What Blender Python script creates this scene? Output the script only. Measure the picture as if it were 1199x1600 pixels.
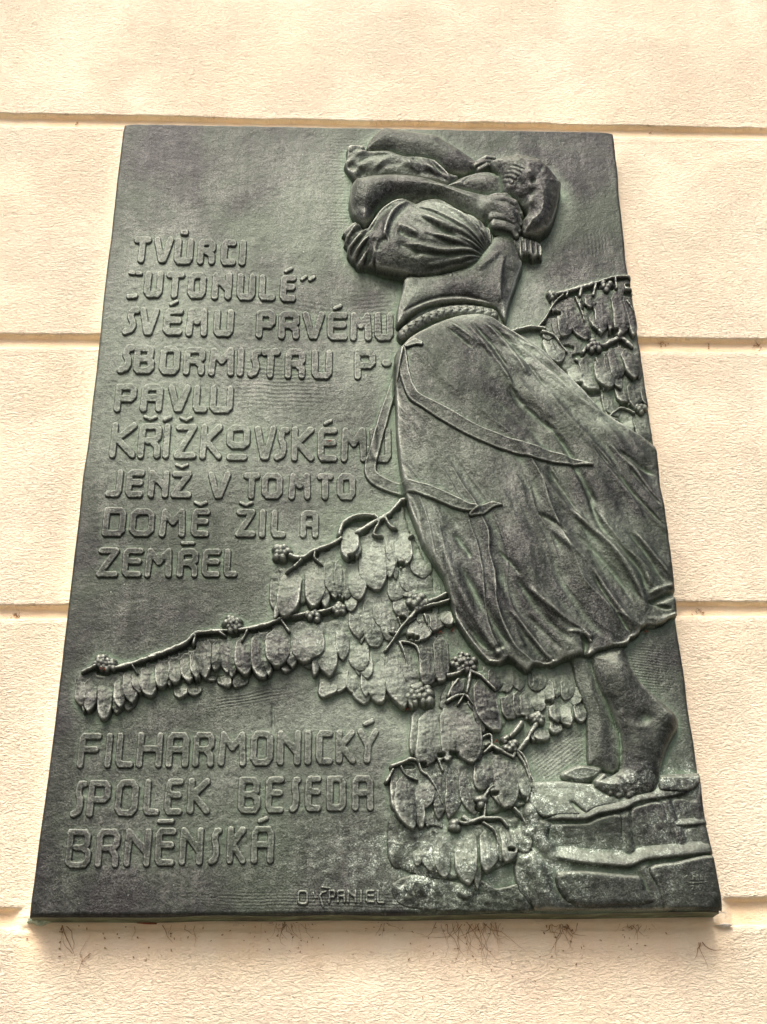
import bpy, math, random
import numpy as np

# ------------------------------------------------------------------ clearing
for o in list(bpy.data.objects):
    bpy.data.objects.remove(o)
scene = bpy.context.scene
COL = scene.collection
rng = np.random.default_rng(7)
random.seed(7)

# ------------------------------------------------------------------ camera
FPX = 1900.0                                   # focal length for a 1600 px tall frame
CAM = np.array([0.3511, -1.4950, -0.2494])
PITCH, YAW, ROLL = 0.4895, 0.0419, -0.0140
PW, PH, PT = 0.80, 1.236, 0.042                # plaque width, height, thickness (m)
_F = np.array([math.sin(YAW) * math.cos(PITCH), math.cos(YAW) * math.cos(PITCH), math.sin(PITCH)])
_R = np.array([math.cos(YAW), -math.sin(YAW), 0.0])
_U = np.cross(_R, _F)
R2 = _R * math.cos(ROLL) + _U * math.sin(ROLL)
U2 = -_R * math.sin(ROLL) + _U * math.cos(ROLL)
cam = bpy.data.cameras.new('camera')
cam.sensor_fit = 'VERTICAL'
cam.sensor_height = 24.0
cam.sensor_width = 18.0
cam.lens = 24.0 * FPX / 1600.0
cam.clip_start = 0.05
cam.clip_end = 200.0
co = bpy.data.objects.new('camera', cam)
COL.objects.link(co)
from mathutils import Matrix
m = Matrix.Identity(4)
for i in range(3):
    m[i][0] = R2[i]; m[i][1] = U2[i]; m[i][2] = -_F[i]; m[i][3] = CAM[i]
co.matrix_world = m
scene.camera = co

# ------------------------------------------------------------------ light
SUN_EL, SUN_AZ = math.radians(54), math.radians(-18)     # azimuth measured from straight out of the wall, negative = left
world = bpy.data.worlds.new('World')
scene.world = world
world.use_nodes = True
nt = world.node_tree
bg = nt.nodes['Background']
sky = nt.nodes.new('ShaderNodeTexSky')
sky.sky_type = 'NISHITA'
sky.sun_disc = False
sky.sun_elevation = SUN_EL
sky.sun_rotation = math.pi - SUN_AZ
sky.air_density = 0.6
sky.dust_density = 6.0
sky.ozone_density = 0.3
nt.links.new(sky.outputs[0], bg.inputs[0])
bg.inputs[1].default_value = 0.10
sl = bpy.data.lights.new('sun', 'SUN')
sl.energy = 1.5
sl.angle = math.radians(32)
sl.color = (1.0, 0.97, 0.92)
so = bpy.data.objects.new('sun', sl)
COL.objects.link(so)
from mathutils import Vector
sd = Vector((math.sin(SUN_AZ) * math.cos(SUN_EL), -math.cos(SUN_AZ) * math.cos(SUN_EL), math.sin(SUN_EL)))
so.rotation_euler = sd.to_track_quat('Z', 'Y').to_euler()
scene.view_settings.view_transform = 'Standard'
scene.view_settings.look = 'None'
scene.view_settings.exposure = 1.40
scene.view_settings.gamma = 1.0
scene.render.engine = 'CYCLES'

# ------------------------------------------------------------------ unseen paved ground far below the plaque, added to bounce light up
def pavement():
    me = bpy.data.meshes.new('pavement')
    me.from_pydata([(-30, 0.5, -2.9), (30, 0.5, -2.9), (30, -40, -2.9), (-30, -40, -2.9)], [], [(0, 3, 2, 1)])
    mt = bpy.data.materials.new('pale_paving'); mt.use_nodes = True
    n, l = mt.node_tree.nodes, mt.node_tree.links
    t = n.new('ShaderNodeTexNoise'); t.inputs['Scale'].default_value = 3.0
    r = n.new('ShaderNodeValToRGB')
    r.color_ramp.elements[0].color = (0.06, 0.057, 0.05, 1); r.color_ramp.elements[1].color = (0.10, 0.095, 0.085, 1)
    l.new(t.outputs['Fac'], r.inputs['Fac']); l.new(r.outputs['Color'], n['Principled BSDF'].inputs['Base Color'])
    n['Principled BSDF'].inputs['Roughness'].default_value = 0.85
    me.materials.append(mt)
    o = bpy.data.objects.new('pavement', me); COL.objects.link(o)
    o['kind'] = 'structure'; o['label'] = 'unseen stone paving at the foot of the wall, added to bounce light up'
pavement()

# ------------------------------------------------------------------ projection helpers
def project(x, y, z):
    dx, dy, dz = x - CAM[0], y - CAM[1], z - CAM[2]
    w = dx * _F[0] + dy * _F[1] + dz * _F[2]
    return (599.5 + FPX * (dx * R2[0] + dy * R2[1] + dz * R2[2]) / w,
            800.0 - FPX * (dx * U2[0] + dy * U2[1] + dz * U2[2]) / w)

def unproject(px, py, Y):
    px = np.asarray(px, float); py = np.asarray(py, float)
    d = [_F[i] * FPX + R2[i] * (px - 599.5) + U2[i] * (800.0 - py) for i in range(3)]
    k = (Y - CAM[1]) / d[1]
    return CAM[0] + d[0] * k, CAM[2] + d[2] * k

# ------------------------------------------------------------------ materials
def new_mat(name):
    mt = bpy.data.materials.new(name)
    mt.use_nodes = True
    return mt, mt.node_tree, mt.node_tree.nodes, mt.node_tree.links

def noise_node(n, l, vec, scale, detail=4.0, rough=0.55, dist=0.0):
    t = n.new('ShaderNodeTexNoise')
    t.inputs['Scale'].default_value = scale
    t.inputs['Detail'].default_value = detail
    t.inputs['Roughness'].default_value = rough
    t.inputs['Distortion'].default_value = dist
    l.new(vec, t.inputs['Vector'])
    return t.outputs['Fac']

def ramp(n, l, fac, pts):
    r = n.new('ShaderNodeValToRGB')
    el = r.color_ramp.elements
    el[0].position, el[0].color = pts[0][0], pts[0][1]
    el[1].position, el[1].color = pts[-1][0], pts[-1][1]
    for p, c in pts[1:-1]:
        e = el.new(p); e.color = c
    l.new(fac, r.inputs['Fac'])
    return r.outputs['Color']

def g(v):
    return (v, v, v, 1.0)

def mix(n, l, fac, a, b, mode='MIX'):
    x = n.new('ShaderNodeMix')
    x.data_type = 'RGBA'
    x.blend_type = mode
    for sock, val in ((x.inputs[0], fac), (x.inputs[6], a), (x.inputs[7], b)):
        if hasattr(val, 'default_value') or hasattr(val, 'is_output'):
            l.new(val, sock)
        else:
            sock.default_value = val
    return x.outputs[2]

def mth(n, l, op, a, b=None, clamp=False):
    x = n.new('ShaderNodeMath')
    x.operation = op
    x.use_clamp = clamp
    for i, v in enumerate((a, b)):
        if v is None:
            continue
        if hasattr(v, 'is_output'):
            l.new(v, x.inputs[i])
        else:
            x.inputs[i].default_value = v
    return x.outputs[0]

def coords(n, l, sx=1, sy=1, sz=1):
    t = n.new('ShaderNodeTexCoord')
    mp = n.new('ShaderNodeMapping')
    mp.inputs['Scale'].default_value = (sx, sy, sz)
    l.new(t.outputs['Object'], mp.inputs['Vector'])
    return mp.outputs[0]

def attr(n, name):
    a = n.new('ShaderNodeAttribute')
    a.attribute_name = name
    return a

def make_bronze():
    mt, t, n, l = new_mat('patinated_bronze')
    b = n['Principled BSDF']
    v = coords(n, l)
    vs = coords(n, l, 1.0, 1.0, 0.28)            # vertical rain streaks
    vh = coords(n, l, 0.45, 1.0, 1.7)            # horizontal modelling strokes
    a = attr(n, 'wear_and_glint')                          # r = cavity, g = edge rub and painted edge highlight, b = lichen
    sep = n.new('ShaderNodeSeparateColor'); l.new(a.outputs['Color'], sep.inputs[0])
    cav, edge, lich = sep.outputs[0], sep.outputs[1], sep.outputs[2]
    big = noise_node(n, l, v, 9, 5, 0.6, 0.6)
    streak = noise_node(n, l, vs, 55, 5, 0.65, 0.3)
    mid = noise_node(n, l, v, 120, 6, 0.7, 0.2)
    fine = noise_node(n, l, v, 480, 4, 0.8)
    dark, lite = (0.004, 0.004, 0.004, 1), (0.112, 0.112, 0.100, 1)
    f = mth(n, l, 'ADD', mth(n, l, 'MULTIPLY', big, 0.38), mth(n, l, 'MULTIPLY', streak, 0.24))
    f = mth(n, l, 'ADD', f, mth(n, l, 'MULTIPLY', mid, 0.30))
    f = mth(n, l, 'ADD', f, mth(n, l, 'MULTIPLY', fine, 0.66))
    base = ramp(n, l, f, [(0.60, dark), (0.775, (0.022, 0.022, 0.021, 1)), (0.95, lite)])
    pa = attr(n, 'patina_and_light'); sp_ = n.new('ShaderNodeSeparateColor'); l.new(pa.outputs['Color'], sp_.inputs[0])
    blotch = noise_node(n, l, v, 16, 6, 0.65, 1.0)
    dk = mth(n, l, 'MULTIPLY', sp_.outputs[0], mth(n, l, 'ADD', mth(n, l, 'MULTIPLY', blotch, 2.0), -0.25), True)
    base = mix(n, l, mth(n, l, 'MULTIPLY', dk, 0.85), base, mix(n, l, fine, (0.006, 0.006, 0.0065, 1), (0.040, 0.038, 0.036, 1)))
    drip = ramp(n, l, noise_node(n, l, coords(n, l, 1.0, 1.0, 0.10), 75, 4, 0.6, 0.2), [(0.40, g(1)), (0.52, g(0))])
    base = mix(n, l, mth(n, l, 'MULTIPLY', drip, 0.35), base, (0.014, 0.015, 0.013, 1))
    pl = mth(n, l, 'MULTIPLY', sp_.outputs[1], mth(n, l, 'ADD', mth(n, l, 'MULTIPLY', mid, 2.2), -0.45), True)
    base = mix(n, l, mth(n, l, 'MULTIPLY', pl, 0.95), base, mix(n, l, fine, (0.075, 0.095, 0.068, 1), (0.34, 0.385, 0.30, 1)))  # pale patches, which also paint highlights on the ridges
    # green carbonate: in broad clouds and settled in the hollows
    gm = ramp(n, l, noise_node(n, l, v, 5.5, 5, 0.6, 0.8), [(0.42, g(0)), (0.66, g(1))])
    grn = mix(n, l, fine, (0.018, 0.028, 0.015, 1), (0.105, 0.140, 0.088, 1))
    base = mix(n, l, mth(n, l, 'MULTIPLY', gm, 0.32), base, grn)
    cav = mth(n, l, 'MULTIPLY', cav, ramp(n, l, blotch, [(0.38, g(0.25)), (0.6, g(1))]))
    cf = mth(n, l, 'MULTIPLY', cav, mth(n, l, 'ADD', mth(n, l, 'MULTIPLY', mid, 1.5), 0.0), True)
    base = mix(n, l, cf, base, (0.098, 0.142, 0.088, 1))
    # rubbed pale rims, with edge highlights painted in
    ef = mth(n, l, 'MULTIPLY', edge, mth(n, l, 'ADD', mth(n, l, 'MULTIPLY', fine, 2.2), -0.35), True)
    base = mix(n, l, ef, base, (0.42, 0.44, 0.37, 1))
    # dust settled on faces that look up, brightened to paint highlights there
    geo = n.new('ShaderNodeNewGeometry')
    sx = n.new('ShaderNodeSeparateXYZ'); l.new(geo.outputs['Normal'], sx.inputs[0])
    up = ramp(n, l, sx.outputs[2], [(0.22, g(0)), (0.75, g(1))])
    uf = mth(n, l, 'MULTIPLY', up, mth(n, l, 'ADD', mth(n, l, 'MULTIPLY', mid, 1.2), -0.15), True)
    base = mix(n, l, uf, base, (0.30, 0.325, 0.26, 1))
    # lichen specks
    sp = ramp(n, l, noise_node(n, l, v, 430, 3, 0.75, 0.6), [(0.52, g(0)), (0.60, g(1))])
    sel = ramp(n, l, noise_node(n, l, v, 90, 5, 0.7), [(0.46, g(0)), (0.60, g(1))])
    lf = mth(n, l, 'MULTIPLY', mth(n, l, 'MULTIPLY', sp, sel), lich, True)
    lf2 = mth(n, l, 'MULTIPLY', mth(n, l, 'MULTIPLY', lich, sel), 0.45, True)
    base = mix(n, l, lf2, base, (0.15, 0.19, 0.15, 1))
    base = mix(n, l, lf, base, (0.50, 0.54, 0.46, 1))
    # sparse white specks everywhere
    vo2 = n.new('ShaderNodeTexVoronoi'); vo2.inputs['Scale'].default_value = 95
    l.new(v, vo2.inputs['Vector'])
    sp2 = ramp(n, l, vo2.outputs['Distance'], [(0.05, g(1)), (0.09, g(0))])
    s2 = mth(n, l, 'MULTIPLY', sp2, ramp(n, l, noise_node(n, l, v, 14, 4), [(0.60, g(0)), (0.66, g(0.5))]))
    base = mix(n, l, s2, base, (0.5, 0.53, 0.46, 1))
    l.new(base, b.inputs['Base Color'])
    met = mth(n, l, 'SUBTRACT', 0.72, mth(n, l, 'ADD', mth(n, l, 'MULTIPLY', cf, 0.6), mth(n, l, 'MULTIPLY', pl, 0.5)), True)
    l.new(met, b.inputs['Metallic'])
    l.new(ramp(n, l, mid, [(0.3, g(0.33)), (0.7, g(0.55))]), b.inputs['Roughness'])
    b.inputs['Specular IOR Level'].default_value = 0.30
    bp = n.new('ShaderNodeBump'); bp.inputs['Strength'].default_value = 0.55; bp.inputs['Distance'].default_value = 0.0011
    pit = ramp(n, l, noise_node(n, l, v, 300, 3, 0.7), [(0.28, g(0)), (0.40, g(1))])
    hs = mth(n, l, 'ADD', mth(n, l, 'MULTIPLY', pit, 0.35), mth(n, l, 'ADD', mth(n, l, 'MULTIPLY', noise_node(n, l, vh, 260, 4, 0.65, 0.4), 0.3), mth(n, l, 'MULTIPLY', fine, 0.6)))
    l.new(hs, bp.inputs['Height'])
    bp2 = n.new('ShaderNodeBump'); bp2.inputs['Strength'].default_value = 0.5; bp2.inputs['Distance'].default_value = 0.003
    l.new(mid, bp2.inputs['Height']); l.new(bp.outputs[0], bp2.inputs['Normal'])
    l.new(bp2.outputs[0], b.inputs['Normal'])
    return mt

def make_side_bronze():
    mt, t, n, l = new_mat('mossy_bronze_edge')
    b = n['Principled BSDF']
    v = coords(n, l, 0.5, 1, 1)
    f = noise_node(n, l, v, 60, 5, 0.65, 0.5)
    c = ramp(n, l, f, [(0.36, (0.030, 0.034, 0.020, 1)), (0.55, (0.075, 0.10, 0.045, 1)), (0.72, (0.20, 0.27, 0.17, 1))])
    l.new(c, b.inputs['Base Color'])
    b.inputs['Roughness'].default_value = 0.6
    b.inputs['Metallic'].default_value = 0.1
    bp = n.new('ShaderNodeBump'); bp.inputs['Strength'].default_value = 0.6; bp.inputs['Distance'].default_value = 0.002
    l.new(f, bp.inputs['Height']); l.new(bp.outputs[0], b.inputs['Normal'])
    return mt

def make_plaster():
    mt, t, n, l = new_mat('cream_render')
    b = n['Principled BSDF']
    v = coords(n, l)
    vh = coords(n, l, 1.0, 1.0, 2.3)
    sm = attr(n, 'smooth')
    sp = n.new('ShaderNodeSeparateColor'); l.new(sm.outputs['Color'], sp.inputs[0])
    smooth, stain_and_bounce = sp.outputs[0], sp.outputs[1]
    big = noise_node(n, l, v, 3.5, 5, 0.6, 0.5)
    f2 = noise_node(n, l, vh, 60, 5, 0.65, 0.4)
    c = ramp(n, l, big, [(0.35, (0.82, 0.69, 0.49, 1)), (0.65, (0.83, 0.735, 0.55, 1))])
    c = mix(n, l, ramp(n, l, f2, [(0.40, g(0)), (0.62, g(0.30))]), c, (0.87, 0.77, 0.60, 1))
    c = mix(n, l, mth(n, l, 'MULTIPLY', ramp(n, l, noise_node(n, l, v, 11, 5, 0.65, 0.8), [(0.45, g(0)), (0.62, g(1))]), 0.30), c, (0.86, 0.65, 0.49, 1))
    c = mix(n, l, mth(n, l, 'MULTIPLY', ramp(n, l, noise_node(n, l, coords(n, l, 1, 1, 0.2), 17, 4, 0.6, 0.3), [(0.55, g(0)), (0.70, g(1))]), 0.16), c, (0.62, 0.52, 0.38, 1))
    # pitted grain
    n1 = noise_node(n, l, vh, 150, 4, 0.6, 0.8)
    n2 = noise_node(n, l, vh, 420, 3, 0.6, 0.3)
    pits = ramp(n, l, noise_node(n, l, vh, 125, 4, 0.7, 1.2), [(0.30, g(1)), (0.37, g(0))])
    c = mix(n, l, mth(n, l, 'MULTIPLY', mth(n, l, 'MULTIPLY', pits, 0.55), mth(n, l, 'SUBTRACT', 1.0, smooth)), c, (0.40, 0.30, 0.19, 1))
    # brown run-off staining below the plaque, plus warm bounce light painted in joints
    stf = mth(n, l, 'MULTIPLY', stain_and_bounce, mth(n, l, 'ADD', mth(n, l, 'MULTIPLY', noise_node(n, l, coords(n, l, 1, 1, .35), 22, 4, 0.6), 1.2), -0.1), True)
    c = mix(n, l, stf, c, (0.76, 0.53, 0.29, 1))
    l.new(c, b.inputs['Base Color'])
    b.inputs['Roughness'].default_value = 0.9
    b.inputs['Specular IOR Level'].default_value = 0.2
    h = mth(n, l, 'ADD', mth(n, l, 'MULTIPLY', n1, 1.0), mth(n, l, 'MULTIPLY', n2, 0.35))
    h = mth(n, l, 'SUBTRACT', h, mth(n, l, 'MULTIPLY', pits, 0.35))
    h = mth(n, l, 'MULTIPLY', mth(n, l, 'SUBTRACT', h, 0.35), mth(n, l, 'SUBTRACT', 1.0, mth(n, l, 'MULTIPLY', smooth, 0.85)))
    h = mth(n, l, 'MULTIPLY', mth(n, l, 'MULTIPLY', h, 1.0), ramp(n, l, noise_node(n, l, v, 6, 4, 0.6, 0.6), [(0.36, g(0.6)), (0.62, g(1.0))]))
    bp = n.new('ShaderNodeBump'); bp.inputs['Strength'].default_value = 1.0; bp.inputs['Distance'].default_value = 0.010
    l.new(h, bp.inputs['Height']); l.new(bp.outputs[0], b.inputs['Normal'])
    return mt

def make_plain(name, c1, c2, scale=300, rough=0.9):
    mt, t, n, l = new_mat(name)
    b = n['Principled BSDF']
    f = noise_node(n, l, coords(n, l), scale, 4, 0.6)
    l.new(ramp(n, l, f, [(0.35, c1), (0.65, c2)]), b.inputs['Base Color'])
    b.inputs['Roughness'].default_value = rough
    return mt

BRONZE = make_bronze()
SIDE = make_side_bronze()
PLASTER = make_plaster()
ROOT = make_plain('dry_root', (0.16, 0.07, 0.025, 1), (0.45, 0.25, 0.11, 1))
RUST = make_plain('rusty_leaf', (0.10, 0.02, 0.01, 1), (0.24, 0.07, 0.03, 1))
CAULK = make_plain('white_mortar', (0.55, 0.5, 0.42, 1), (0.8, 0.76, 0.68, 1))

# ------------------------------------------------------------------ objects
def tag(o, label=None, cat=None, group=None, kind=None):
    if label: o['label'] = label
    if cat: o['category'] = cat
    if group: o['group'] = group
    if kind: o['kind'] = kind
    return o

def empty(name, loc=(0, 0, 0), parent=None):
    o = bpy.data.objects.new(name, None)
    o.location = loc
    o.empty_display_size = 0.05
    COL.objects.link(o)
    if parent: o.parent = parent
    return o

def mesh_np(name, V, Q, mats, parent=None, smooth=True, attrs=None, midx=None):
    """V (n,3) float, Q (m,4) quads"""
    me = bpy.data.meshes.new(name)
    me.vertices.add(len(V))
    me.vertices.foreach_set('co', np.ascontiguousarray(V, np.float32).ravel())
    me.loops.add(len(Q) * 4)
    me.loops.foreach_set('vertex_index', np.ascontiguousarray(Q, np.int32).ravel())
    me.polygons.add(len(Q))
    me.polygons.foreach_set('loop_start', np.arange(0, len(Q) * 4, 4, dtype=np.int32))
    me.polygons.foreach_set('loop_total', np.full(len(Q), 4, np.int32))
    if smooth:
        me.polygons.foreach_set('use_smooth', np.ones(len(Q), bool))
    for mt in (mats if isinstance(mats, list) else [mats]):
        me.materials.append(mt)
    if midx is not None:
        me.polygons.foreach_set('material_index', np.ascontiguousarray(midx, np.int32))
    if attrs:
        for k, a in attrs.items():
            ca = me.color_attributes.new(k, 'FLOAT_COLOR', 'POINT')
            ca.data.foreach_set('color', np.ascontiguousarray(a, np.float32).ravel())
    me.update()
    me.validate()
    o = bpy.data.objects.new(name, me)
    COL.objects.link(o)
    if parent: o.parent = parent
    return o

# ------------------------------------------------------------------ noise / 2D distance
def vnoise(shape, cy, cx, seed):
    """smooth value noise, feature size cy x cx lattice cells, about -1..1"""
    r = np.random.default_rng(seed)
    ny, nx = int(shape[0] / cy) + 3, int(shape[1] / cx) + 3
    G = r.uniform(-1, 1, (ny, nx))
    y = np.arange(shape[0]) / cy; x = np.arange(shape[1]) / cx
    iy = y.astype(int); ix = x.astype(int)
    fy = y - iy; fx = x - ix
    fy = fy * fy * (3 - 2 * fy); fx = fx * fx * (3 - 2 * fx)
    A = G[iy][:, ix]; B_ = G[iy][:, ix + 1]; C_ = G[iy + 1][:, ix]; D_ = G[iy + 1][:, ix + 1]
    fx = fx[None, :]; fy = fy[:, None]
    return (A * (1 - fx) + B_ * fx) * (1 - fy) + (C_ * (1 - fx) + D_ * fx) * fy

def fbm(shape, cy, cx, seed, oct=3):
    s = 0; a = 1.0
    for k in range(oct):
        s = s + a * vnoise(shape, max(cy / 2 ** k, 1.01), max(cx / 2 ** k, 1.01), seed + k)
        a *= 0.5
    return s / 1.75

def catmull(P, closed=False, n=4):
    P = np.asarray(P, float)
    if len(P) < 3:
        return P
    out = []
    N = len(P)
    rngi = range(N) if closed else range(N - 1)
    for i in rngi:
        if closed:
            p0, p1, p2, p3 = P[(i - 1) % N], P[i], P[(i + 1) % N], P[(i + 2) % N]
        else:
            p0, p1, p2, p3 = P[max(i - 1, 0)], P[i], P[i + 1], P[min(i + 2, N - 1)]
        for k in range(n):
            t = k / n
            out.append(0.5 * ((2 * p1) + (-p0 + p2) * t + (2 * p0 - 5 * p1 + 4 * p2 - p3) * t * t + (-p0 + 3 * p1 - 3 * p2 + p3) * t ** 3))
    if not closed:
        out.append(P[-1])
    return np.array(out)

def pl_dist(X, Y, P):
    """distance, side (+ = right of travel in image space), arc parameter 0..1"""
    best = np.full(X.shape, 1e9, np.float32)
    side = np.zeros(X.shape, np.float32)
    tt = np.zeros(X.shape, np.float32)
    seg = np.hypot(*(P[1:] - P[:-1]).T)
    L = max(seg.sum(), 1e-6)
    acc = 0.0
    for i in range(len(P) - 1):
        ax, ay = P[i]; bx, by = P[i + 1]
        dx, dy = bx - ax, by - ay
        q = dx * dx + dy * dy
        if q < 1e-9:
            continue
        rx, ry = X - ax, Y - ay
        t = np.clip((rx * dx + ry * dy) / q, 0, 1)
        ex, ey = rx - t * dx, ry - t * dy
        d = ex * ex + ey * ey
        m_ = d < best
        best = np.where(m_, d, best)
        side = np.where(m_, np.sign(dx * ry - dy * rx), side)
        tt = np.where(m_, (acc + t * seg[i]) / L, tt)
        acc += seg[i]
    return np.sqrt(best), side, tt

def poly_sdf(X, Y, P):
    """positive inside"""
    Pc = np.vstack([P, P[:1]])
    best = np.full(X.shape, 1e9, np.float32)
    ins = np.zeros(X.shape, bool)
    for i in range(len(P)):
        ax, ay = Pc[i]; bx, by = Pc[i + 1]
        dx, dy = bx - ax, by - ay
        q = dx * dx + dy * dy
        if q < 1e-9:
            continue
        rx, ry = X - ax, Y - ay
        t = np.clip((rx * dx + ry * dy) / q, 0, 1)
        ex, ey = rx - t * dx, ry - t * dy
        best = np.minimum(best, ex * ex + ey * ey)
        if abs(dy) > 1e-9:
            c = ((ay > Y) != (by > Y)) & (X < ax + dx * (Y - ay) / dy)
            ins ^= c
    d = np.sqrt(best)
    return np.where(ins, d, -d)

def dome(d, w):
    u = np.clip(d / w, 0, 1)
    return np.sqrt(1 - (1 - u) ** 2)

def sstep(x, a, b):
    u = np.clip((x - a) / (b - a), 0, 1)
    return u * u * (3 - 2 * u)

# crops of the photograph in which outlines were read: offset x, y, scale
CROPS = dict(P=(530, 190, 4.996), Q=(700, 220, 5.995), V=(600, 390, 4.61), W=(560, 460, 2.398), X=(560, 760, 2.306),
             Y=(850, 780, 5.45), A=(100, 950, 3.747), B=(400, 770, 3.747), N=(400, 950, 3.747), D=(590, 880, 5.71),
             E=(700, 1000, 4.996), F=(590, 1080, 4.796), G=(600, 1250, 4.61), L=(840, 1000, 4.61), S=(820, 1200, 3.633),
             R=(800, 420, 4.996), T=(850, 560, 5.71), I=(140, 340, 2.398), J=(140, 620, 2.398), K=(40, 1100, 1.998),
             Z=(440, 1350, 4.996), O=(0, 0, 1.0))

def C(k, pts):
    ox, oy, s = CROPS[k]
    return np.array([(ox + p[0] / s, oy + p[1] / s) for p in pts], float)

# ------------------------------------------------------------------ lattice over the plaque front
NS, NT = 800, 1236
uu = np.linspace(0, 1, NS + 1)
zz = np.linspace(PH, 0, NT + 1)                     # row 0 = top
# left and right outline read in the photograph (they bow slightly)
lp = [(193, 192), (181, 300), (169, 400), (156, 520), (143, 640), (130, 740), (117, 850), (107, 940), (96, 1040), (82, 1150), (69, 1250), (56, 1345), (44, 1432)]
rp = [(960, 205), (968, 300), (979, 400), (988, 470), (1001, 550), (1012, 640), (1022, 705), (1030, 770), (1041, 850), (1051, 910), (1056, 960), (1068, 1040), (1082, 1140), (1098, 1260), (1112, 1350), (1129, 1427)]
lx, lz = unproject([p[0] for p in lp], [p[1] for p in lp], -PT)
rx_, rz = unproject([p[0] for p in rp], [p[1] for p in rp], -PT)
xl = np.interp(zz, lz[::-1], lx[::-1]); xr = np.interp(zz, rz[::-1], rx_[::-1])
xl = xl + 0.0007 * vnoise((NT + 1, 1), 60, 5, 31)[:, 0]
xr = xr + 0.0010 * vnoise((NT + 1, 1), 45, 5, 32)[:, 0]
GX = xl[:, None] * (1 - uu)[None, :] + xr[:, None] * uu[None, :]
GZ = np.repeat(zz[:, None], NS + 1, 1)
GZ = GZ + (0.0012 * vnoise((1, NS + 1), 5, 70, 33))[0][None, :] * np.linspace(1, -1, NT + 1)[:, None]
# rounded corners are cut by pulling the outline in
edge_d = np.minimum(np.minimum(GX - xl[:, None], xr[:, None] - GX), np.minimum(GZ, PH - GZ)).clip(0) * 1000
rr = 5.0
EDGE = np.where(edge_d < rr, rr - np.sqrt(np.maximum(rr ** 2 - (rr - edge_d) ** 2, 0)), 0)   # mm to take off
cd = 22.0
for cx_, cz_ in ((xl[-1], 0), (xr[-1], 0), (xr[0], PH), (xl[0], PH)):
    dd = np.hypot(GX - cx_, GZ - cz_) * 1000
    k = 9.0 if cz_ == 0 and cx_ > 0.5 else 4.0
    EDGE = EDGE + k * np.clip(1 - dd / cd, 0, 1) ** 2

def window(pts, zn, pad=26):
    """lattice slice covering the pixel bbox of pts"""
    x0, y0 = pts.min(0) - pad; x1, y1 = pts.max(0) + pad
    X, Z = unproject([x0, x1, x0, x1], [y0, y0, y1, y1], -(PT + zn))
    j0 = int((PH - Z.max()) / PH * NT); j1 = int((PH - Z.min()) / PH * NT) + 1
    j0, j1 = max(j0, 0), min(j1, NT)
    if j1 - j0 < 2:
        return None
    u0 = (X.min() - xl[j0:j1 + 1].max()) / PW; u1 = (X.max() - xl[j0:j1 + 1].min()) / (xr - xl).min()
    i0, i1 = max(int(u0 * NS) - 2, 0), min(int(u1 * NS) + 3, NS)
    if i1 - i0 < 2:
        return None
    return (slice(j0, j1 + 1), slice(i0, i1 + 1))

def pix(win, zn):
    x, z = GX[win], GZ[win]
    a, b = project(x, -(PT + zn), z)
    return a.astype(np.float32), b.astype(np.float32)

BH = np.zeros((NT + 1, NS + 1), np.float32)          # composite height, mm over the panel plane
LICH = np.zeros_like(BH)
NOI1 = fbm(BH.shape, 26, 26, 101, 3).astype(np.float32)
NOI2 = fbm(BH.shape, 6, 9, 202, 2).astype(np.float32)
NOI3 = fbm(BH.shape, 3, 3, 303, 2).astype(np.float32)
pending = []                                          # (name, win, h, parentkey, key, label)

def add_part(name, win, h, parent=None, key=None, label=None, thr=0.5, kind=None):
    h = h.astype(np.float32)
    keepv = h > BH[win] - thr
    BH[win] = np.maximum(BH[win], h)
    pending.append(dict(name=name, win=win, h=h, keep=keepv, parent=parent, key=key, label=label, kind=kind))

# ------------------------------------------------------------------ the panel
px0, py0 = pix((slice(None), slice(None)), 0.0)
panel = 0.7 * NOI1 + 0.22 * NOI2 + 0.10 * NOI3
panel += 0.07 * fbm(BH.shape, 5, 40, 404, 2)
def gauss(x, y, cx, cy, sx, sy):
    return np.exp(-((x - cx) / sx) ** 2 - ((y - cy) / sy) ** 2)
# modelling strokes (the comb and wire marks)
def hatch(cx, cy, sx, sy, ang, per, amp):
    a = math.radians(ang)
    c = (px0 - cx) * math.cos(a) + (py0 - cy) * math.sin(a)
    d_ = -(px0 - cx) * math.sin(a) + (py0 - cy) * math.cos(a)
    e = np.exp(-(c / sx) ** 4 - (d_ / sy) ** 4)
    return amp * e * np.sin(2 * math.pi * (d_ + 2 * NOI1) / per)
for a in ((385, 1092, 60, 9, -10, 4.6, 0.35), (400, 1330, 0, 0, 0, 5, 0), (500, 1408, 190, 14, 1, 5.0, 0.24), (1000, 1045, 45, 38, 8, 4.2, 0.30),
          (870, 1180, 50, 34, -38, 5.5, 0.22), (535, 250, 26, 44, 3, 5, 0.16), (930, 380, 20, 26, 82, 5.5, 0.12), (430, 300, 40, 22, -30, 7, 0.05),
          (330, 560, 60, 40, 35, 8, 0.12), (450, 600, 70, 40, 2, 6, 0.2), (420, 470, 120, 14, 12, 7, .18), (535, 330, 24, 30, 0, 5, .16),
          (1020, 1180, 20, 50, 5, 5, .2), (590, 500, 30, 40, -4, 6, .22)):
    if a[2]:
        panel += hatch(*a)
# vertical groove and hollows in the ground
panel += -1.6 * np.exp(-((px0 - 427) / 2.6) ** 2 - ((py0 - 1120) / 20) ** 4)
panel += -3.0 * gauss(px0, py0, 640, 1110, 45, 30) - 3.0 * gauss(px0, py0, 745, 960, 30, 40) - 2.5 * gauss(px0, py0, 870, 1170, 60, 50)
panel += 1.5 * gauss(px0, py0, 205, 215, 14, 14) * 0
panel += -2.5 * gauss(px0, py0, 640, 450, 40, 60) - 2.0 * gauss(px0, py0, 855, 420, 50, 60)
BH[:] = panel
PANEL = panel.astype(np.float32)

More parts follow.
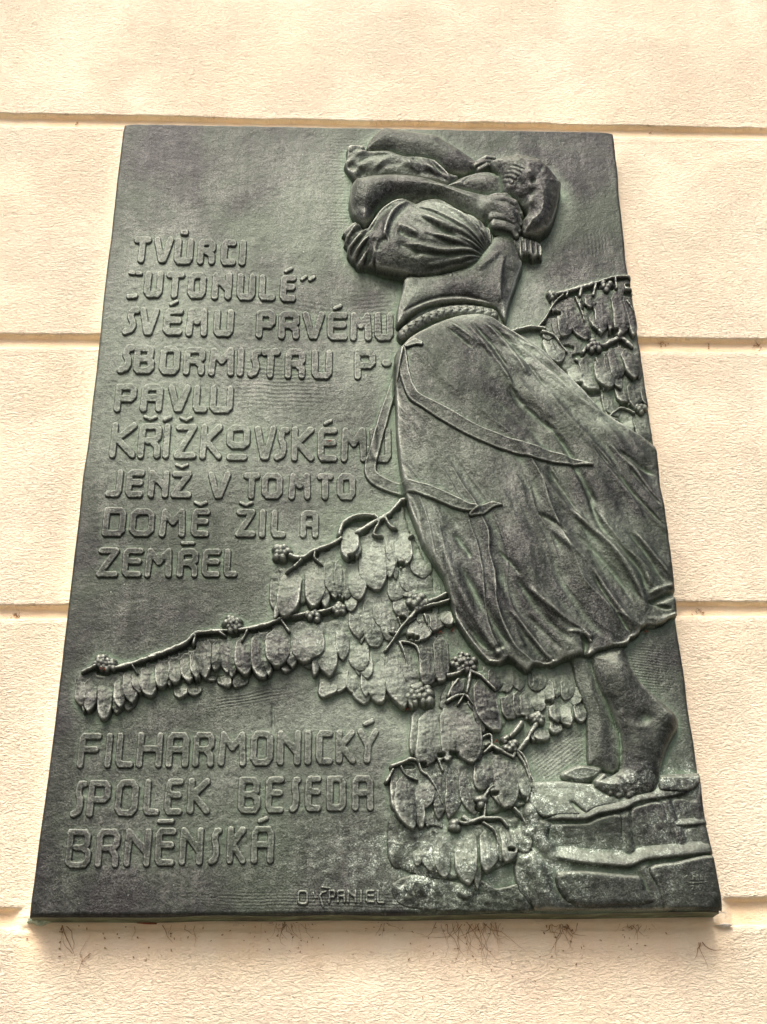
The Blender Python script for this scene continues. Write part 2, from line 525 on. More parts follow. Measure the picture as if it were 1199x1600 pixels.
# ------------------------------------------------------------------ letters
GLY = {
 'T': [[(0, 0), (1, 0)], [(.52, 0), (.5, 1)]],
 'V': [[(0, 0), (.42, 1), (.58, 1), (1, 0)]],
 'U': [[(0, 0), (0, .86), (.16, 1), (.84, 1), (1, .86), (1, 0)]],
 'R': [[(0, 1), (0, .12), (.14, 0), (.84, 0), (1, .12), (1, .36), (.8, .5), (.35, .5)], [(.62, .5), (.98, .72), (1, 1)]],
 'C': [[(1, .02), (.2, 0), (0, .14), (0, .86), (.16, 1), (1, 1)]],
 'I': [[(.5, 0), (.5, 1)]],
 'O': [[(.2, 0), (.8, 0), (1, .16), (1, .84), (.8, 1), (.2, 1), (0, .84), (0, .16), (.2, 0)]],
 'N': [[(0, 1), (0, 0), (1, .68)], [(1, 1), (1, 0)]],
 'L': [[(0, 0), (0, .88), (.16, 1), (1, 1)]],
 'E': [[(1, 0), (.16, 0), (0, .12), (0, .88), (.16, 1), (1, 1)], [(.3, .44), (.92, .44)]],
 'S': [[(1, .02), (.62, .03), (.42, .16), (.40, .34), (.66, .52), (.72, .72), (.52, .92), (0, 1)]],
 'M': [[(0, 1), (.06, 0), (.5, .46), (.94, 0), (1, 1)]],
 'P': [[(0, 1), (0, 0), (.82, 0), (1, .12), (1, .42), (.82, .54), (.3, .54)]],
 'B': [[(0, 0), (.76, 0), (.92, .12), (.9, .36), (.75, .47), (.35, .47)], [(.72, .48), (1, .62), (1, .86), (.84, 1), (.16, 1), (0, .9), (0, 0)]],
 'A': [[(0, 1), (0, .14), (.16, 0), (.84, 0), (1, .14), (1, 1)], [(.1, .5), (.95, .5)]],
 'K': [[(0, 0), (0, 1)], [(.95, 0), (.16, .46), (1, 1)]],
 'Z': [[(0, 0), (.95, 0), (0, 1), (1, 1)]],
 'J': [[(1, 0), (1, .84), (.82, 1), (0, 1)]],
 'D': [[(.02, 0), (.84, 0), (1, .14), (1, .86), (.84, 1), (.02, 1), (.02, 0)]],
 'F': [[(1, 0), (.16, 0), (0, .12), (0, 1)], [(.3, .46), (.88, .46)]],
 'H': [[(0, 0), (0, 1)], [(1, 0), (1, 1)], [(0, .46), (1, .46)]],
 'Y': [[(0, 0), (.5, .48), (1, 0)], [(.5, .48), (.42, 1)]],
 '-': [[(0, .5), (1, .5)]],
}
# rows: crop, then (glyph, x0, x1, y top, y bottom, accent)
ROWS = [
 ('I', 30, [('T',160,232,66,170,''),('V',236,315,68,170,''),('U',316,392,72,176,'ring'),('R',402,475,75,176,''),('C',490,552,77,180,''),('I',560,588,78,181,'')]),
 ('I', 30, [('U',203,278,195,300,''),('T',282,358,197,303,''),('O',365,440,200,304,''),('N',456,536,202,308,''),('U',550,625,205,310,''),('L',632,700,208,312,''),('E',712,777,210,316,'acute')]),
 ('I', 30, [('S',122,190,328,440,''),('V',182,262,332,442,''),('E',275,352,334,441,'acute'),('M',360,446,336,446,''),('U',462,543,340,447,''),('P',622,700,343,452,''),('R',706,790,346,456,''),('V',795,884,348,457,''),('E',888,970,350,460,'acute'),('M',974,1060,350,462,''),('U',1066,1142,350,462,'')]),
 ('I', 30, [('S',105,172,470,584,''),('B',163,247,474,586,''),('O',260,342,476,590,''),('R',350,436,480,591,''),('M',444,546,482,594,''),('I',552,580,485,596,''),('S',592,648,485,600,''),('T',640,716,488,602,''),('R',730,812,488,604,''),('U',830,913,490,606,''),('P',990,1076,490,607,''),('-',1094,1134,528,558,'')]),
 ('J', 30, [('P',92,178,-54,58,''),('A',190,277,-52,58,''),('V',290,380,-50,58,''),('L',386,446,-48,60,''),('U',448,542,-46,62,'')]),
 ('J', 30, [('K',76,180,90,230,''),('R',180,272,94,232,'caron'),('I',272,306,96,232,'acute'),('Z',316,406,97,233,'caron'),('K',412,502,98,236,''),('O',512,605,100,196,''),('-',510,594,208,240,''),('V',614,702,104,238,''),('S',690,752,106,240,''),('K',754,846,108,242,''),('E',852,932,110,244,'acute'),('M',940,1042,110,245,''),('U',1050,1134,112,247,'')]),
 ('J', 29, [('J',60,126,268,376,''),('E',133,206,270,378,''),('N',218,300,272,380,''),('Z',304,387,273,380,'caron'),('V',440,530,276,382,''),('T',574,640,280,384,''),('O',643,726,280,384,''),('M',744,832,282,386,''),('T',850,916,283,388,''),('O',926,1000,284,388,'')]),
 ('J', 29, [('D',46,138,410,524,''),('O',148,246,414,525,''),('M',260,363,415,527,''),('E',378,453,415,526,'caron'),('Z',546,627,416,527,'caron'),('I',634,662,418,529,''),('L',678,739,420,529,''),('A',787,861,421,530,'')]),
 ('J', 29, [('Z',26,114,560,677,''),('E',120,202,561,677,''),('M',205,313,563,679,''),('R',326,410,565,678,'bar'),('E',418,494,565,677,''),('L',501,558,565,677,'')]),
 ('K', 25, [('F',162,236,87,202,''),('I',246,273,87,201,''),('L',280,342,86,200,''),('H',345,430,85,200,''),('A',437,513,84,199,''),('R',520,592,83,198,''),('M',600,692,82,196,''),('O',700,776,80,194,''),('N',784,862,79,193,''),('I',871,894,78,191,''),('C',905,962,78,190,''),('K',967,1034,76,188,''),('Y',1034,1106,73,187,'acute')]),
 ('K', 25, [('S',140,192,234,356,''),('P',191,267,234,355,''),('O',277,354,233,352,''),('L',367,423,231,349,''),('E',432,493,230,348,''),('K',504,580,228,345,''),('B',662,737,225,344,''),('E',747,809,223,342,''),('S',822,862,222,340,''),('E',871,926,220,337,''),('D',937,1003,220,336,''),('A',1018,1089,219,335,'')]),
 ('K', 25, [('B',124,208,387,514,''),('R',217,296,387,512,''),('N',307,393,386,510,''),('E',402,470,384,507,'bar'),('N',479,557,382,505,''),('S',570,614,381,504,''),('K',627,692,379,501,''),('A',702,778,377,500,'acute')]),
 ('Z', 25, [('O',120,215,200,322,''),('P',362,428,196,312,''),('A',428,505,196,308,''),('N',508,592,196,306,''),('I',604,640,196,304,''),('E',652,734,196,306,''),('L',742,806,196,312,'')]),
]

def lean(x, y):            # verticals of the plaque converge in the photograph
    return (x - 552.0) / (y + 2750.0)

def strokes_part(name, strokes, halfw, Hm, parent='plaque', soft=1.0, key=None):
    allp = np.vstack(strokes)
    zn = Hm * 0.001
    win = window(allp, zn, halfw + 12)
    if win is None: return
    X, Y = pix(win, zn)
    wob = (0.6 * NOI1[win] + 0.5 * NOI3[win] - 0.5) * (1.0 if Hm > 2.5 else 0.3)
    d = np.full(X.shape, -99, np.float32)
    for s_ in strokes:
        dd, _, _ = pl_dist(X, Y, s_)
        d = np.maximum(d, halfw - dd)
    d = d + wob
    h = np.where(d > 0, Hm * sstep(d, -0.9, 1.3 * soft) + 0.12 * NOI3[win], 3.2 * d + Hm * sstep(0, -0.9, 1.3 * soft))
    h = h + PANEL[win] * 0.8 + 0.15 * NOI2[win]
    add_part(name, win, h, parent, key, thr=0.3)

def glyph_strokes(gk, ck, x0, x1, yt, yb, sw):
    ox, oy, s = CROPS[ck]
    hw = sw / 2
    xa, xb, ya, yb2 = (x0 + hw), (x1 - hw), (yt + hw), (yb - hw)
    out = []
    for st in GLY[gk]:
        P = []
        for (u, v) in st:
            if gk == 'I': u = 0.5
            if gk == '-': v = 0.5
            X = xa + (xb - xa) * u; Yv = ya + (yb2 - ya) * v
            x = ox + X / s; y = oy + Yv / s
            ym = oy + (yt + yb) / 2 / s
            x += lean(x, y) * (y - ym)
            P.append((x, y))
        out.append(np.array(P))
    return out

for ck, sw, row in ROWS:
    s = CROPS[ck][2]
    for (gk, x0, x1, yt, yb, acc) in row:
        st = glyph_strokes(gk, ck, x0, x1, yt, yb, sw)
        Hm = 3.3 if ck != 'Z' else 2.3
        nm = 'signature_letter' if ck == 'Z' else ('dash' if gk == '-' else 'letter')
        strokes_part(nm, st, sw / 2 / s, Hm)
        if acc:
            xc = (x0 + x1) / 2; yy = yt - 16
            xc += -lean(0, 0) * 0
            xs = lean(CROPS[ck][0] + xc / s, CROPS[ck][1] + yt / s)
            xc -= xs * 16
            if acc == 'acute':
                q = [[(xc - 9, yy + 4), (xc + 12, yy - 6)]]; hw_ = 9.5
            elif acc == 'caron':
                q = [[(xc - 20, yy - 5), (xc, yy + 4), (xc + 20, yy - 5)]]; hw_ = 8.5
            elif acc == 'bar':
                q = [[(xc - 20, yy - 2), (xc + 20, yy - 3)]]; hw_ = 9
            else:
                q = [[(xc - 9, yy - 7), (xc + 10, yy - 7), (xc + 10, yy + 3), (xc - 9, yy + 3), (xc - 9, yy - 7)]]; hw_ = 7
            strokes_part('accent', [C(ck, z) for z in q], hw_ / s, 3.6)
# quotation marks and the low opening dash
for q in ([(152, 204), (166, 206)], [(178, 206), (192, 208)]):
    strokes_part('quotation_mark', [C('I', q)], 9 / 2.398, 3.2)
strokes_part('quotation_mark', [C('I', [(146, 293), (172, 292)])], 11 / 2.398, 3.6)
for q in ([(796, 228), (812, 218)], [(826, 230), (842, 220)]):
    strokes_part('quotation_mark', [C('I', q)], 9 / 2.398, 3.2)
# the S with its hook and the dot in the signature
strokes_part('signature_letter', [C('Z', [(345, 215), (312, 225), (300, 250), (326, 330)])], 12 / 4.996, 2.0)
strokes_part('accent', [C('Z', [(318, 180), (385, 190)])], 11 / 4.996, 1.8)
strokes_part('signature_letter', [C('Z', [(248, 225), (262, 262), (276, 262)])], 10 / 4.996, 1.6)

# ------------------------------------------------------------------ deep hollows under the stems
PITS = dict(A=[(450,325),(520,302),(580,282),(640,262),(700,240),(745,225),(810,166),(880,158),(930,156),(1000,150),(1110,126),(1170,115),(215,372),(235,375),(345,352),(390,340)],
            B=[(410,320),(345,355),(305,380),(270,402),(640,218),(625,228),(620,146),(660,140),(720,168),(775,130),(825,88),(200,748),(225,735),(290,725),(70,790),(40,795),(560,390),(850,420)],
            D=[(320,455),(215,490),(225,500),(205,690),(420,414),(455,410),(650,1018),(685,1018),(765,990),(865,990),(905,920),(325,400),(560,345),(500,350),(300,655),(340,670),(150,630),(950,855)],
            E=[(100,445),(210,270),(25,285),(50,285),(125,265),(625,640),(700,650),(790,480),(390,790),(340,840),(320,845),(560,885),(40,890),(500,625),(580,600),(700,800),(740,800),(430,410)],
            F=[(225,555),(250,555),(340,550),(460,130),(480,480),(580,475),(860,410),(850,420),(880,770),(760,880),(750,975),(775,975),(830,955),(860,958),(575,1030),(900,450),(460,1040),(650,60),(1090,810),(1180,1080)],
            G=[(920,360),(740,550),(770,545),(800,550),(350,200),(380,205),(930,640),(720,100)],
            R=[(475,190),(500,180),(590,165),(615,155),(400,200),(330,350),(355,340),(60,484),(110,475),(690,130),(770,130),(430,595),(460,605),(510,670),(535,660),(780,585),(800,575),(870,565),(895,585),(725,610),(525,905),(620,965),(670,960),(880,1060),(910,180),(920,120),(800,490),(790,510),(800,1160)])
pxh, pyh = pix((slice(None), slice(None)), 0.009)
PIT = np.zeros_like(BH)
for ck_, lst in PITS.items():
    for (a_, b_) in C(ck_, lst):
        w8 = window(np.array([(a_, b_), (a_ + 1, b_ + 1)]), 0.009, 14)
        if w8 is None: continue
        PIT[w8] = np.maximum(PIT[w8], 11.0 * np.exp(-((pxh[w8] - a_) / 5.2) ** 4 - ((pyh[w8] - b_) / 3.2) ** 4))

# ------------------------------------------------------------------ leaves
def leaf(ck, x0, y0, x1, y1, w, H=12, parent='branch', z0=None, point=0.5, extra=True):
    if extra and H > 8.9 and rng.uniform() < 0.7:          # a narrower leaf half hidden behind
        q = rng.choice([-1, 1]) * w * rng.uniform(0.45, 0.62)
        leaf(ck, x0 + q * .6, y0 + (y1 - y0) * rng.uniform(.05, .2), x1 + q, y1 + (y1 - y0) * rng.uniform(-.12, .10), w * rng.uniform(.45, .65), H - rng.uniform(1.5, 3), parent, extra=False)
    sc = CROPS[ck][2]
    a, b = C(ck, [(x0, y0), (x1, y1)])
    w = w / sc * 1.04
    H = H * rng.uniform(0.88, 1.14)
    lat = rng.choice([1, 1, 1, -1]) * rng.uniform(1.2, 3.0)
    ax = b - a
    L = float(np.hypot(*ax)); ux, uy = ax / L
    zn = H * 0.0008
    pts = np.array([a, b, a + [w / 2, 0], b - [w / 2, 0], b + [w / 2, 0], a - [w / 2, 0]])
    win = window(pts, zn, 14)
    if win is None: return
    X, Y = pix(win, zn)
    bend = rng.uniform(-0.12, 0.12) * w
    t = ((X - a[0]) * ux + (Y - a[1]) * uy) / L
    s_ = (X - a[0]) * (-uy) + (Y - a[1]) * ux
    s_ = s_ + bend * np.sin(np.clip(t, 0, 1) * math.pi) + 1.2 * NOI1[win]
    tc = np.clip(t, 0, 1)
    skew = rng.uniform(-0.22, 0.22) * w
    s_ = s_ + skew * np.clip((tc - .55) / .45, 0, 1) ** 2
    pk = rng.uniform(0.42, 0.95) + 0.15 * (point - .5)
    hw = w / 2 * np.minimum(1, (tc + 0.02) / 0.22) ** 0.7 * (0.90 + 0.10 * np.sin(tc * 3.0)) * (1 - np.clip((tc - 0.66) / 0.36, 0, 1) ** 2.0) ** pk
    d = hw - np.abs(s_)
    over = np.maximum(-t, t - 1) * L
    d = np.where(over > 0, np.minimum(d, -over), d)
    base = PANEL[win]
    tilt = 0.36 + 0.80 * sstep(tc, 0.0, 0.85)
    cross = dome(d, 0.30 * w + 1)
    rim = 0.6 * np.exp(-((d - 1.5) / 1.1) ** 2) * sstep(tc, 0.0, 0.1)
    h = np.where(d > 0, (H * tilt * (0.78 + 0.22 * cross) + lat * s_ / w * 2) * sstep(d, -1.0, 1.8) + rim, 2.2 * d + 0.1)
    vein = 0.35 * np.exp(-(s_ / 1.4) ** 2) * sstep(tc, .05, .3) * (1 - sstep(tc, .6, .95))
    h = h - PIT[win] * 1.0
    h = h + np.where(d > 0, vein + 1.1 * NOI1[win] + 0.8 * NOI2[win] + 0.45 * NOI3[win], 0) + 0.5 * base
    add_part('leaf', win, h, parent)

def buds(ck, cx, cy, n, spread, r, H, parent='branch', seed=0, name='flower_cluster', sx=1.0):
    sc = CROPS[ck][2]
    c = C(ck, [(cx, cy)])[0]
    rg = np.random.default_rng(seed + 17)
    spread /= sc; r /= sc
    win = window(np.array([c - spread * 1.5 - r, c + spread * 1.5 + r]), H * .001, 8)
    if win is None: return
    X, Y = pix(win, H * 0.001)
    h = np.full(X.shape, -9.0, np.float32)
    pxmm = 1.25
    for k in range(n):
        a = k * 2.399 + seed; q = spread * math.sqrt((k + .3) / n)
        bx, by = c[0] + q * math.cos(a) * sx, c[1] + q * math.sin(a)
        rk = r * rg.uniform(0.8, 1.2)
        dd = np.hypot(X - bx, Y - by)
        hb = np.sqrt(np.maximum(rk ** 2 - dd ** 2, 0)) / pxmm
        hh = np.where(dd < rk, H - 0.25 * q + hb - rk / pxmm * .3, H - .25 * q - 2.5 * (dd - rk))
        h = np.maximum(h, hh)
    add_part(name, win, h + 0.3 * NOI3[win], parent)

def stem(name, ck, lines, H, parent, key=None, label=None):
    H = H - 1.5
    """lines: list of (points, half width px)"""
    P = [catmull(C(ck, l_), n=4) for l_, _ in lines]
    zn = H * 0.001
    win = window(np.vstack(P), zn, 14)
    if win is None: return
    X, Y = pix(win, zn)
    h = np.full(X.shape, -9.0, np.float32)
    for p, (_, hw) in zip(P, lines):
        dd, _, t = pl_dist(X, Y, p)
        hw = hw * 0.56
        hw_ = hw * (1.25 - 0.3 * t) + 0.9 * NOI1[win] + 0.9 * NOI2[win]
        d = hw_ - dd
        h = np.maximum(h, np.where(d > 0, H - 1.6 + 1.6 * dome(d, hw) + .8 * NOI3[win] + .7 * NOI2[win], H - 1.6 + 3.5 * d))
    add_part(name, win, h, parent, key, label)

# the merged mass of foliage out of which single leaves stand
def mass(ck, pts, H, parent):
    P = catmull(C(ck, pts), True, 3)
    win = window(P, H * .0008, 10)
    X, Y = pix(win, H * .0008)
    d = poly_sdf(X, Y, P) + 3.0 * NOI1[win] + 2.0 * NOI2[win]
    st_ = np.abs(np.sin((X + 5 * NOI1[win]) / 9.0)) ** 0.6
    h = np.where(d > 0, H * (0.5 * sstep(d, -1, 3) + 0.5 * dome(d, 12)) * (0.78 + 0.22 * st_) + 1.2 * NOI1[win] + .8 * NOI2[win], H * .06 + 1.2 * d) - 1.2 * PIT[win]
    add_part('foliage', win, h, parent)
mass('A', [(75,400),(170,360),(300,370),(420,320),(560,285),(700,235),(820,165),(1000,140),(1200,120),(1200,360),(1060,370),(960,400),(820,410),(720,435),(600,455),(500,480),(380,540),(240,560),(100,530)], 5, 'branch_left')
mass('N', [(0,120),(120,90),(280,70),(420,70),(520,30),(700,0),(760,60),(860,200),(1060,150),(1110,400),(980,480),(830,540),(720,520),(600,460),(520,420),(440,400),(380,380),(280,330),(140,330),(0,380)], 5.5, 'branch_upper')
mass('B', [(130,450),(250,420),(340,350),(480,260),(540,200),(640,180),(760,120),(860,80),(900,200),(960,320),(1020,450),(1050,560),(1080,700),(900,820),(700,880),(560,840),(520,640),(300,650),(180,650)], 5, 'branch_upper')
mass('E', [(60,300),(180,230),(300,200),(500,190),(700,180),(860,260),(960,290),(1060,560),(1000,620),(860,650),(760,760),(640,620),(480,620),(430,700),(360,700),(280,760),(300,900),(0,930),(-60,600),(-40,400)], 2.6, 'branch_low')
mass('F', [(240,500),(120,560),(90,640),(120,900),(230,980),(420,1010),(560,960),(700,1000),(900,900),(1100,850),(1150,760),(1080,480),(900,420),(760,460),(640,500),(500,500)], 5.5, 'branch_lower')
mass('G', [(240,260),(380,200),(560,150),(720,150),(900,120),(1010,160),(1060,380),(980,440),(880,470),(760,520),(600,580),(420,560),(260,520)], 5.5, 'branch_lowest')
mass('R', [(280,480),(240,440),(320,300),(430,190),(600,140),(800,90),(1000,80),(1200,500),(1200,1200),(1140,1380),(1000,1340),(860,1220),(720,1130),(560,980),(430,820),(330,700)], 4.5, 'branch_top')
# low background rows behind the right branch (E) --------------------------------
for a in ((370,200,392,400,130),(450,205,462,412,112),(545,200,560,400,115),(700,190,716,400,140),(830,280,850,455,115),(925,290,940,470,115),
          (1000,360,1010,520,90),(650,200,665,396,90)):
    leaf('E', *a, H=4.5, parent='branch_low')
for a in ((470,385,500,632,145),(560,380,560,600,90),(612,388,610,622,125),(705,375,722,560,120),(770,300,790,500,110)):
    leaf('E', *a, H=6, parent='branch_low')
for a in ((842,485,852,645,105),(920,488,930,672,108),(1022,480,1040,645,105),(850,610,832,730,110)):
    leaf('E', *a, H=7.5, parent='branch_low')
leaf('E', 735, 650, 742, 797, 135, H=9, parent='branch_low')
# left branch (A) back then front ------------------------------------------------
for a in ((948,365,950,468,90),(1030,360,1028,468,95),(690,430,690,528,90),(752,435,762,515,85),(375,440,375,600,90),(310,440,310,620,80),(860,380,850,430,80)):
    leaf('A', *a, H=6, parent='branch_left')
for a in ((95,410,92,572,78),(160,390,160,606,84),(318,400,318,590,80),(245,400,242,655,92),(382,345,380,560,96),(440,360,440,500,80),(490,315,482,517,104),
          (570,295,578,470,90),(645,275,645,445,88),(715,250,722,440,90),(760,235,765,420,70),(825,158,815,415,100),(900,175,895,372,84),(962,155,968,384,100),
          (1060,150,1056,392,110)):
    leaf('A', *a, H=11.5 + rng.uniform(-1.2, 1.2), parent='branch_left')
for a in ((310,270,322,352,95),(180,300,192,376,72),(420,380,410,525,115),(505,320,490,495,120),(600,360,622,566,125),(560,330,560,500,100)):
    leaf('N', *a, H=6.5, parent='branch_upper')
for a in ((500,70,500,310,90),(595,150,598,374,130),(700,250,702,554,120),(640,240,650,420,90)):
    leaf('N', *a, H=9, parent='branch_upper')
for a in ((20,120,26,412,110),(128,100,135,345,150),(290,85,288,322,195),(420,110,422,402,128)):
    leaf('N', *a, H=12.5, parent='branch_left')
# middle cluster (B) ----------------------------------------------------------
for a in ((1000,490,1030,660,150),(940,520,932,680,90),(880,420,900,600,100),(1010,640,1000,800,110),(140,430,118,705,95),(960,330,962,505,130)):
    leaf('B', *a, H=5.5, parent='branch_upper')
for a in ((830,430,832,640,125),(870,560,862,725,115),(800,600,790,870,120),(740,580,735,800,100),(900,600,890,780,100)):
    leaf('B', *a, H=7.5, parent='branch_upper')
for a in ((600,610,600,855,130),(700,580,695,905,140),(560,540,545,700,80)):
    leaf('B', *a, H=9, parent='branch_upper')
for a in ((580,380,590,630,110),(500,360,500,610,90),(450,355,468,620,110),(400,370,410,620,90),(850,220,862,425,120),(800,230,806,440,80),(770,225,772,500,90)):
    leaf('B', *a, H=10, parent='branch_upper')
for a in ((350,390,355,670,125),(672,245,690,575,165)):
    leaf('B', *a, H=13, parent='branch_upper')
leaf('B', 220, 430, 190, 732, 140, H=15, parent='branch_upper')
leaf('B', 532, 185, 545, 388, 112, H=16, parent='branch_upper')
# D cluster
for a in ((230,290,240,470,160),(240,180,330,300,150)):
    leaf('D', *a, H=7, parent='branch_middle')
for a in ((600,410,620,560,120),(510,420,520,610,140),(400,440,330,700,220)):
    leaf('D', *a, H=9, parent='branch_middle')
for a in ((560,620,590,1060,150),(440,640,470,1090,200),(290,700,330,1130,170),(330,1000,360,1150,130)):
    leaf('D', *a, H=11, parent='branch_middle')
leaf('D', 190, 710, 190, 1290, 225, H=14, parent='branch_middle')
# E/F clusters
leaf('E', 100, 250, 60, 460, 110, H=8, parent='branch_right')
leaf('E', 200, 350, 215, 560, 100, H=8, parent='branch_right')
leaf('E', 290, 250, 350, 712, 190, H=11, parent='branch_right')
leaf('F', 320, 110, 275, 480, 120, H=7, parent='branch_right')
for a in ((405,125,360,560,215),(505,110,520,525,120),(760,200,735,520,130)):
    leaf('F', *a, H=11, parent='branch_right')
leaf('F', 630, 40, 655, 540, 235, H=14, parent='branch_right')
for a in ((430,830,425,1060,150),(560,480,560,960,140),(470,490,480,960,120),(660,500,690,930,170),(780,330,800,440,110)):
    leaf('F', *a, H=8, parent='branch_lower')
for a in ((805,440,790,745,165),(1075,470,1125,830,110)):
    leaf('F', *a, H=10, parent='branch_lower')
leaf('F', 950, 410, 1000, 870, 195, H=12.5, parent='branch_loop')
for a in ((160,560,180,960,130),(370,600,330,900,170)):
    leaf('F', *a, H=11, parent='branch_lower')
leaf('F', 230, 590, 225, 1035, 170, H=14, parent='branch_lower')
# G cluster, lowest
for a in ((250,260,250,480,90),(340,220,320,520,160)):
    leaf('G', *a, H=8, parent='branch_lowest')
for a in ((430,230,432,560,130),(990,110,1010,385,150)):
    leaf('G', *a, H=10, parent='branch_lowest')
for a in ((600,185,585,610,165),(880,150,905,445,135)):
    leaf('G', *a, H=12, parent='branch_lowest')
leaf('G', 755, 190, 762, 520, 145, H=14, parent='branch_lowest')
# R cluster, upper right
for a in ((330,380,380,560,150),(280,420,300,560,110),(360,200,350,360,110)):
    leaf('R', *a, H=5, parent='branch_top')
for a in ((680,980,700,1130,130),(890,1115,905,1310,115),(770,930,800,1165,150),(1050,1130,1060,1330,100)):
    leaf('R', *a, H=6, parent='branch_top')
for a in ((850,880,880,1070,150),(950,860,985,1090,125),(1040,900,1060,1080,90),(990,1120,1040,1370,140)):
    leaf('R', *a, H=8, parent='branch_top')
for a in ((420,210,440,530,170),(530,230,560,560,150),(600,190,600,310,105),(290,490,380,730,155),(470,700,500,910,125),(915,85,930,200,80),(980,620,1000,860,70)):
    leaf('R', *a, H=9, parent='branch_top')
for a in ((700,175,720,510,130),(590,665,625,965,160),(790,605,835,875,135),(895,600,945,860,135),(640,330,680,480,90)):
    leaf('R', *a, H=10.5, parent='branch_top')
leaf('R', 725, 655, 750, 935, 165, H=12, parent='branch_top')
leaf('R', 835, 140, 870, 530, 175, H=13, parent='branch_top')

# stems ------------------------------------------------------------------------
stem('branch', 'O', [
    ([(178,1043),(212,1033),(250,1019),(287,1004),(306,988),(328,985),(348,984),(383,981),(418,973),(440,965),(467,959),(500,954),(526,947)], 3.4),
    ([(178,1043),(160,1032),(146,1040),(128,1048)], 3.0),
    ([(302,1004),(306,988)], 2), ([(340,984),(352,992)], 2), ([(206,1037),(214,1050)], 1.6), ([(386,984),(378,1000)], 1.6), ([(440,968),(452,985)], 2)],
    14, 'plaque', 'branch_left', 'long low branch of hanging leaves reaching to the left edge')
for cx, cy, s_ in ((215,310,1),(262,330,5)): buds('A', cx, cy, 9, 34, 16, 13, 'branch_left', s_)
buds('A', 985, 85, 13, 42, 17, 14, 'branch_left', 3)
buds('B', 490, 672, 9, 30, 15, 13, 'branch_left', 9)
buds('B', 340, 712, 6, 30, 16, 12, 'branch_left', 4, sx=1.4)
stem('branch', 'B', [
    ([(200,358),(268,372),(340,332),(450,290),(498,262)], 3.2), ([(180,455),(268,385)], 1.8), ([(268,372),(235,420),(200,440)], 1.6),
    ([(490,235),(510,175),(565,135),(630,122),(700,125)], 3.0), ([(590,228),(680,172),(722,150),(790,105),(845,45),(868,35)], 3.8),
    ([(345,340),(345,375),(385,410)], 1.6), ([(700,130),(722,160),(690,235),(740,245)], 1.8), ([(760,140),(790,190),(825,200)], 1.8), ([(900,250),(920,240)], 1.4)],
    15, 'plaque', 'branch_upper', 'branch of hanging leaves climbing to the ribbon end')
buds('B', 150, 335, 9, 40, 18, 13, 'branch_upper', 2)
stem('branch', 'D', [
    ([(410,345),(480,325),(560,290),(612,262)], 4.2), ([(345,420),(400,385),(455,370),(540,350),(642,320)], 3.4), ([(350,415),(270,500),(205,575),(155,655),(110,720),(70,772)], 3.0),
    ([(195,690),(240,790),(265,900),(285,1130)], 1.7), ([(210,690),(330,720),(375,800),(385,900)], 1.7), ([(300,480),(330,450)], 1.6), ([(185,480),(215,555)], 1.5), ([(420,450),(460,570),(480,620)], 1.3)],
    13.5, 'plaque', 'branch_middle', 'branch with two bare stem ends beside the skirt')
buds('D', 350, 335, 9, 72, 34, 13, 'branch_middle', 6, sx=1.2)
buds('D', 145, 605, 4, 30, 20, 11, 'branch_middle', 2)
buds('D', 380, 1170, 13, 85, 34, 14, 'branch_middle', 8, sx=1.3)
stem('branch', 'E', [
    ([(0,270),(70,255),(130,220),(180,215)], 3.4), ([(175,235),(250,265),(300,310),(370,380)], 2.8), ([(180,235),(165,330),(150,400)], 2.6),
    ([(0,470),(70,430),(130,420)], 2.4), ([(150,430),(200,500)], 2.0), ([(80,300),(30,370),(5,430)], 2.0), ([(130,420),(80,500)], 1.6)],
    13, 'plaque', 'branch_right', 'branch with a dense flower head left of the hem')
buds('E', 130, 165, 16, 75, 21, 13, 'branch_right', 11, sx=1.2)
stem('branch', 'E', [
    ([(575,640),(540,690),(490,745)], 5.2), ([(700,640),(650,720),(600,800),(545,870)], 5.0), ([(540,870),(600,960),(640,1080),(670,1190)], 2.4), ([(700,640),(690,560)], 2.4)],
    12, 'plaque', 'branch_low', 'pair of thick bare stems in front of the low leaves')
buds('E', 705, 600, 9, 40, 20, 12, 'branch_low', 3)
buds('E', 452, 768, 3, 24, 18, 12, 'branch_lower', 3)
buds('E', 497, 830, 6, 46, 24, 13, 'branch_lower', 6)
stem('branch', 'F', [
    ([(110,552),(180,530),(250,500),(300,515)], 3.6), ([(180,560),(215,620),(300,660)], 1.8), ([(310,520),(330,590),(370,620)], 2.0), ([(70,670),(120,580)], 2.0),
    ([(460,510),(490,590)], 2.0), ([(370,610),(440,720),(490,840)], 1.4)], 13, 'plaque', 'branch_lower', 'branch of broad leaves left above the lowest cluster')
stem('branch', 'F', [([(770,450),(785,350),(850,320),(860,400)], 2.4), ([(860,400),(800,455)], 2.2), ([(860,400),(930,440),(1020,490)], 2.4),
    ([(1020,490),(1050,440),(1110,500),(1150,640)], 2.2)], 13, 'plaque', 'branch_loop', 'small looped twig beside the berries')
stem('branch', 'F', [
    ([(800,790),(840,730),(880,705),(920,740),(945,800),(960,860)], 3.2), ([(810,790),(810,860),(800,950)], 2.6), ([(650,940),(700,970),(760,950),(800,940)], 4.2),
    ([(600,970),(660,985),(740,960)], 3.0), ([(810,945),(870,945),(930,950),(980,1010)], 3.0), ([(800,980),(880,1040),(910,1140)], 1.8), ([(1030,870),(1100,960),(1140,1080),(1160,1190)], 1.8)],
    14, 'plaque', 'branch_lowest', 'lowest branch with a stem loop and a fork of buds')
buds('F', 770, 820, 4, 42, 30, 14, 'branch_lowest', 5, sx=.6)
buds('F', 582, 1005, 5, 40, 25, 14, 'branch_lowest', 2, sx=.7)
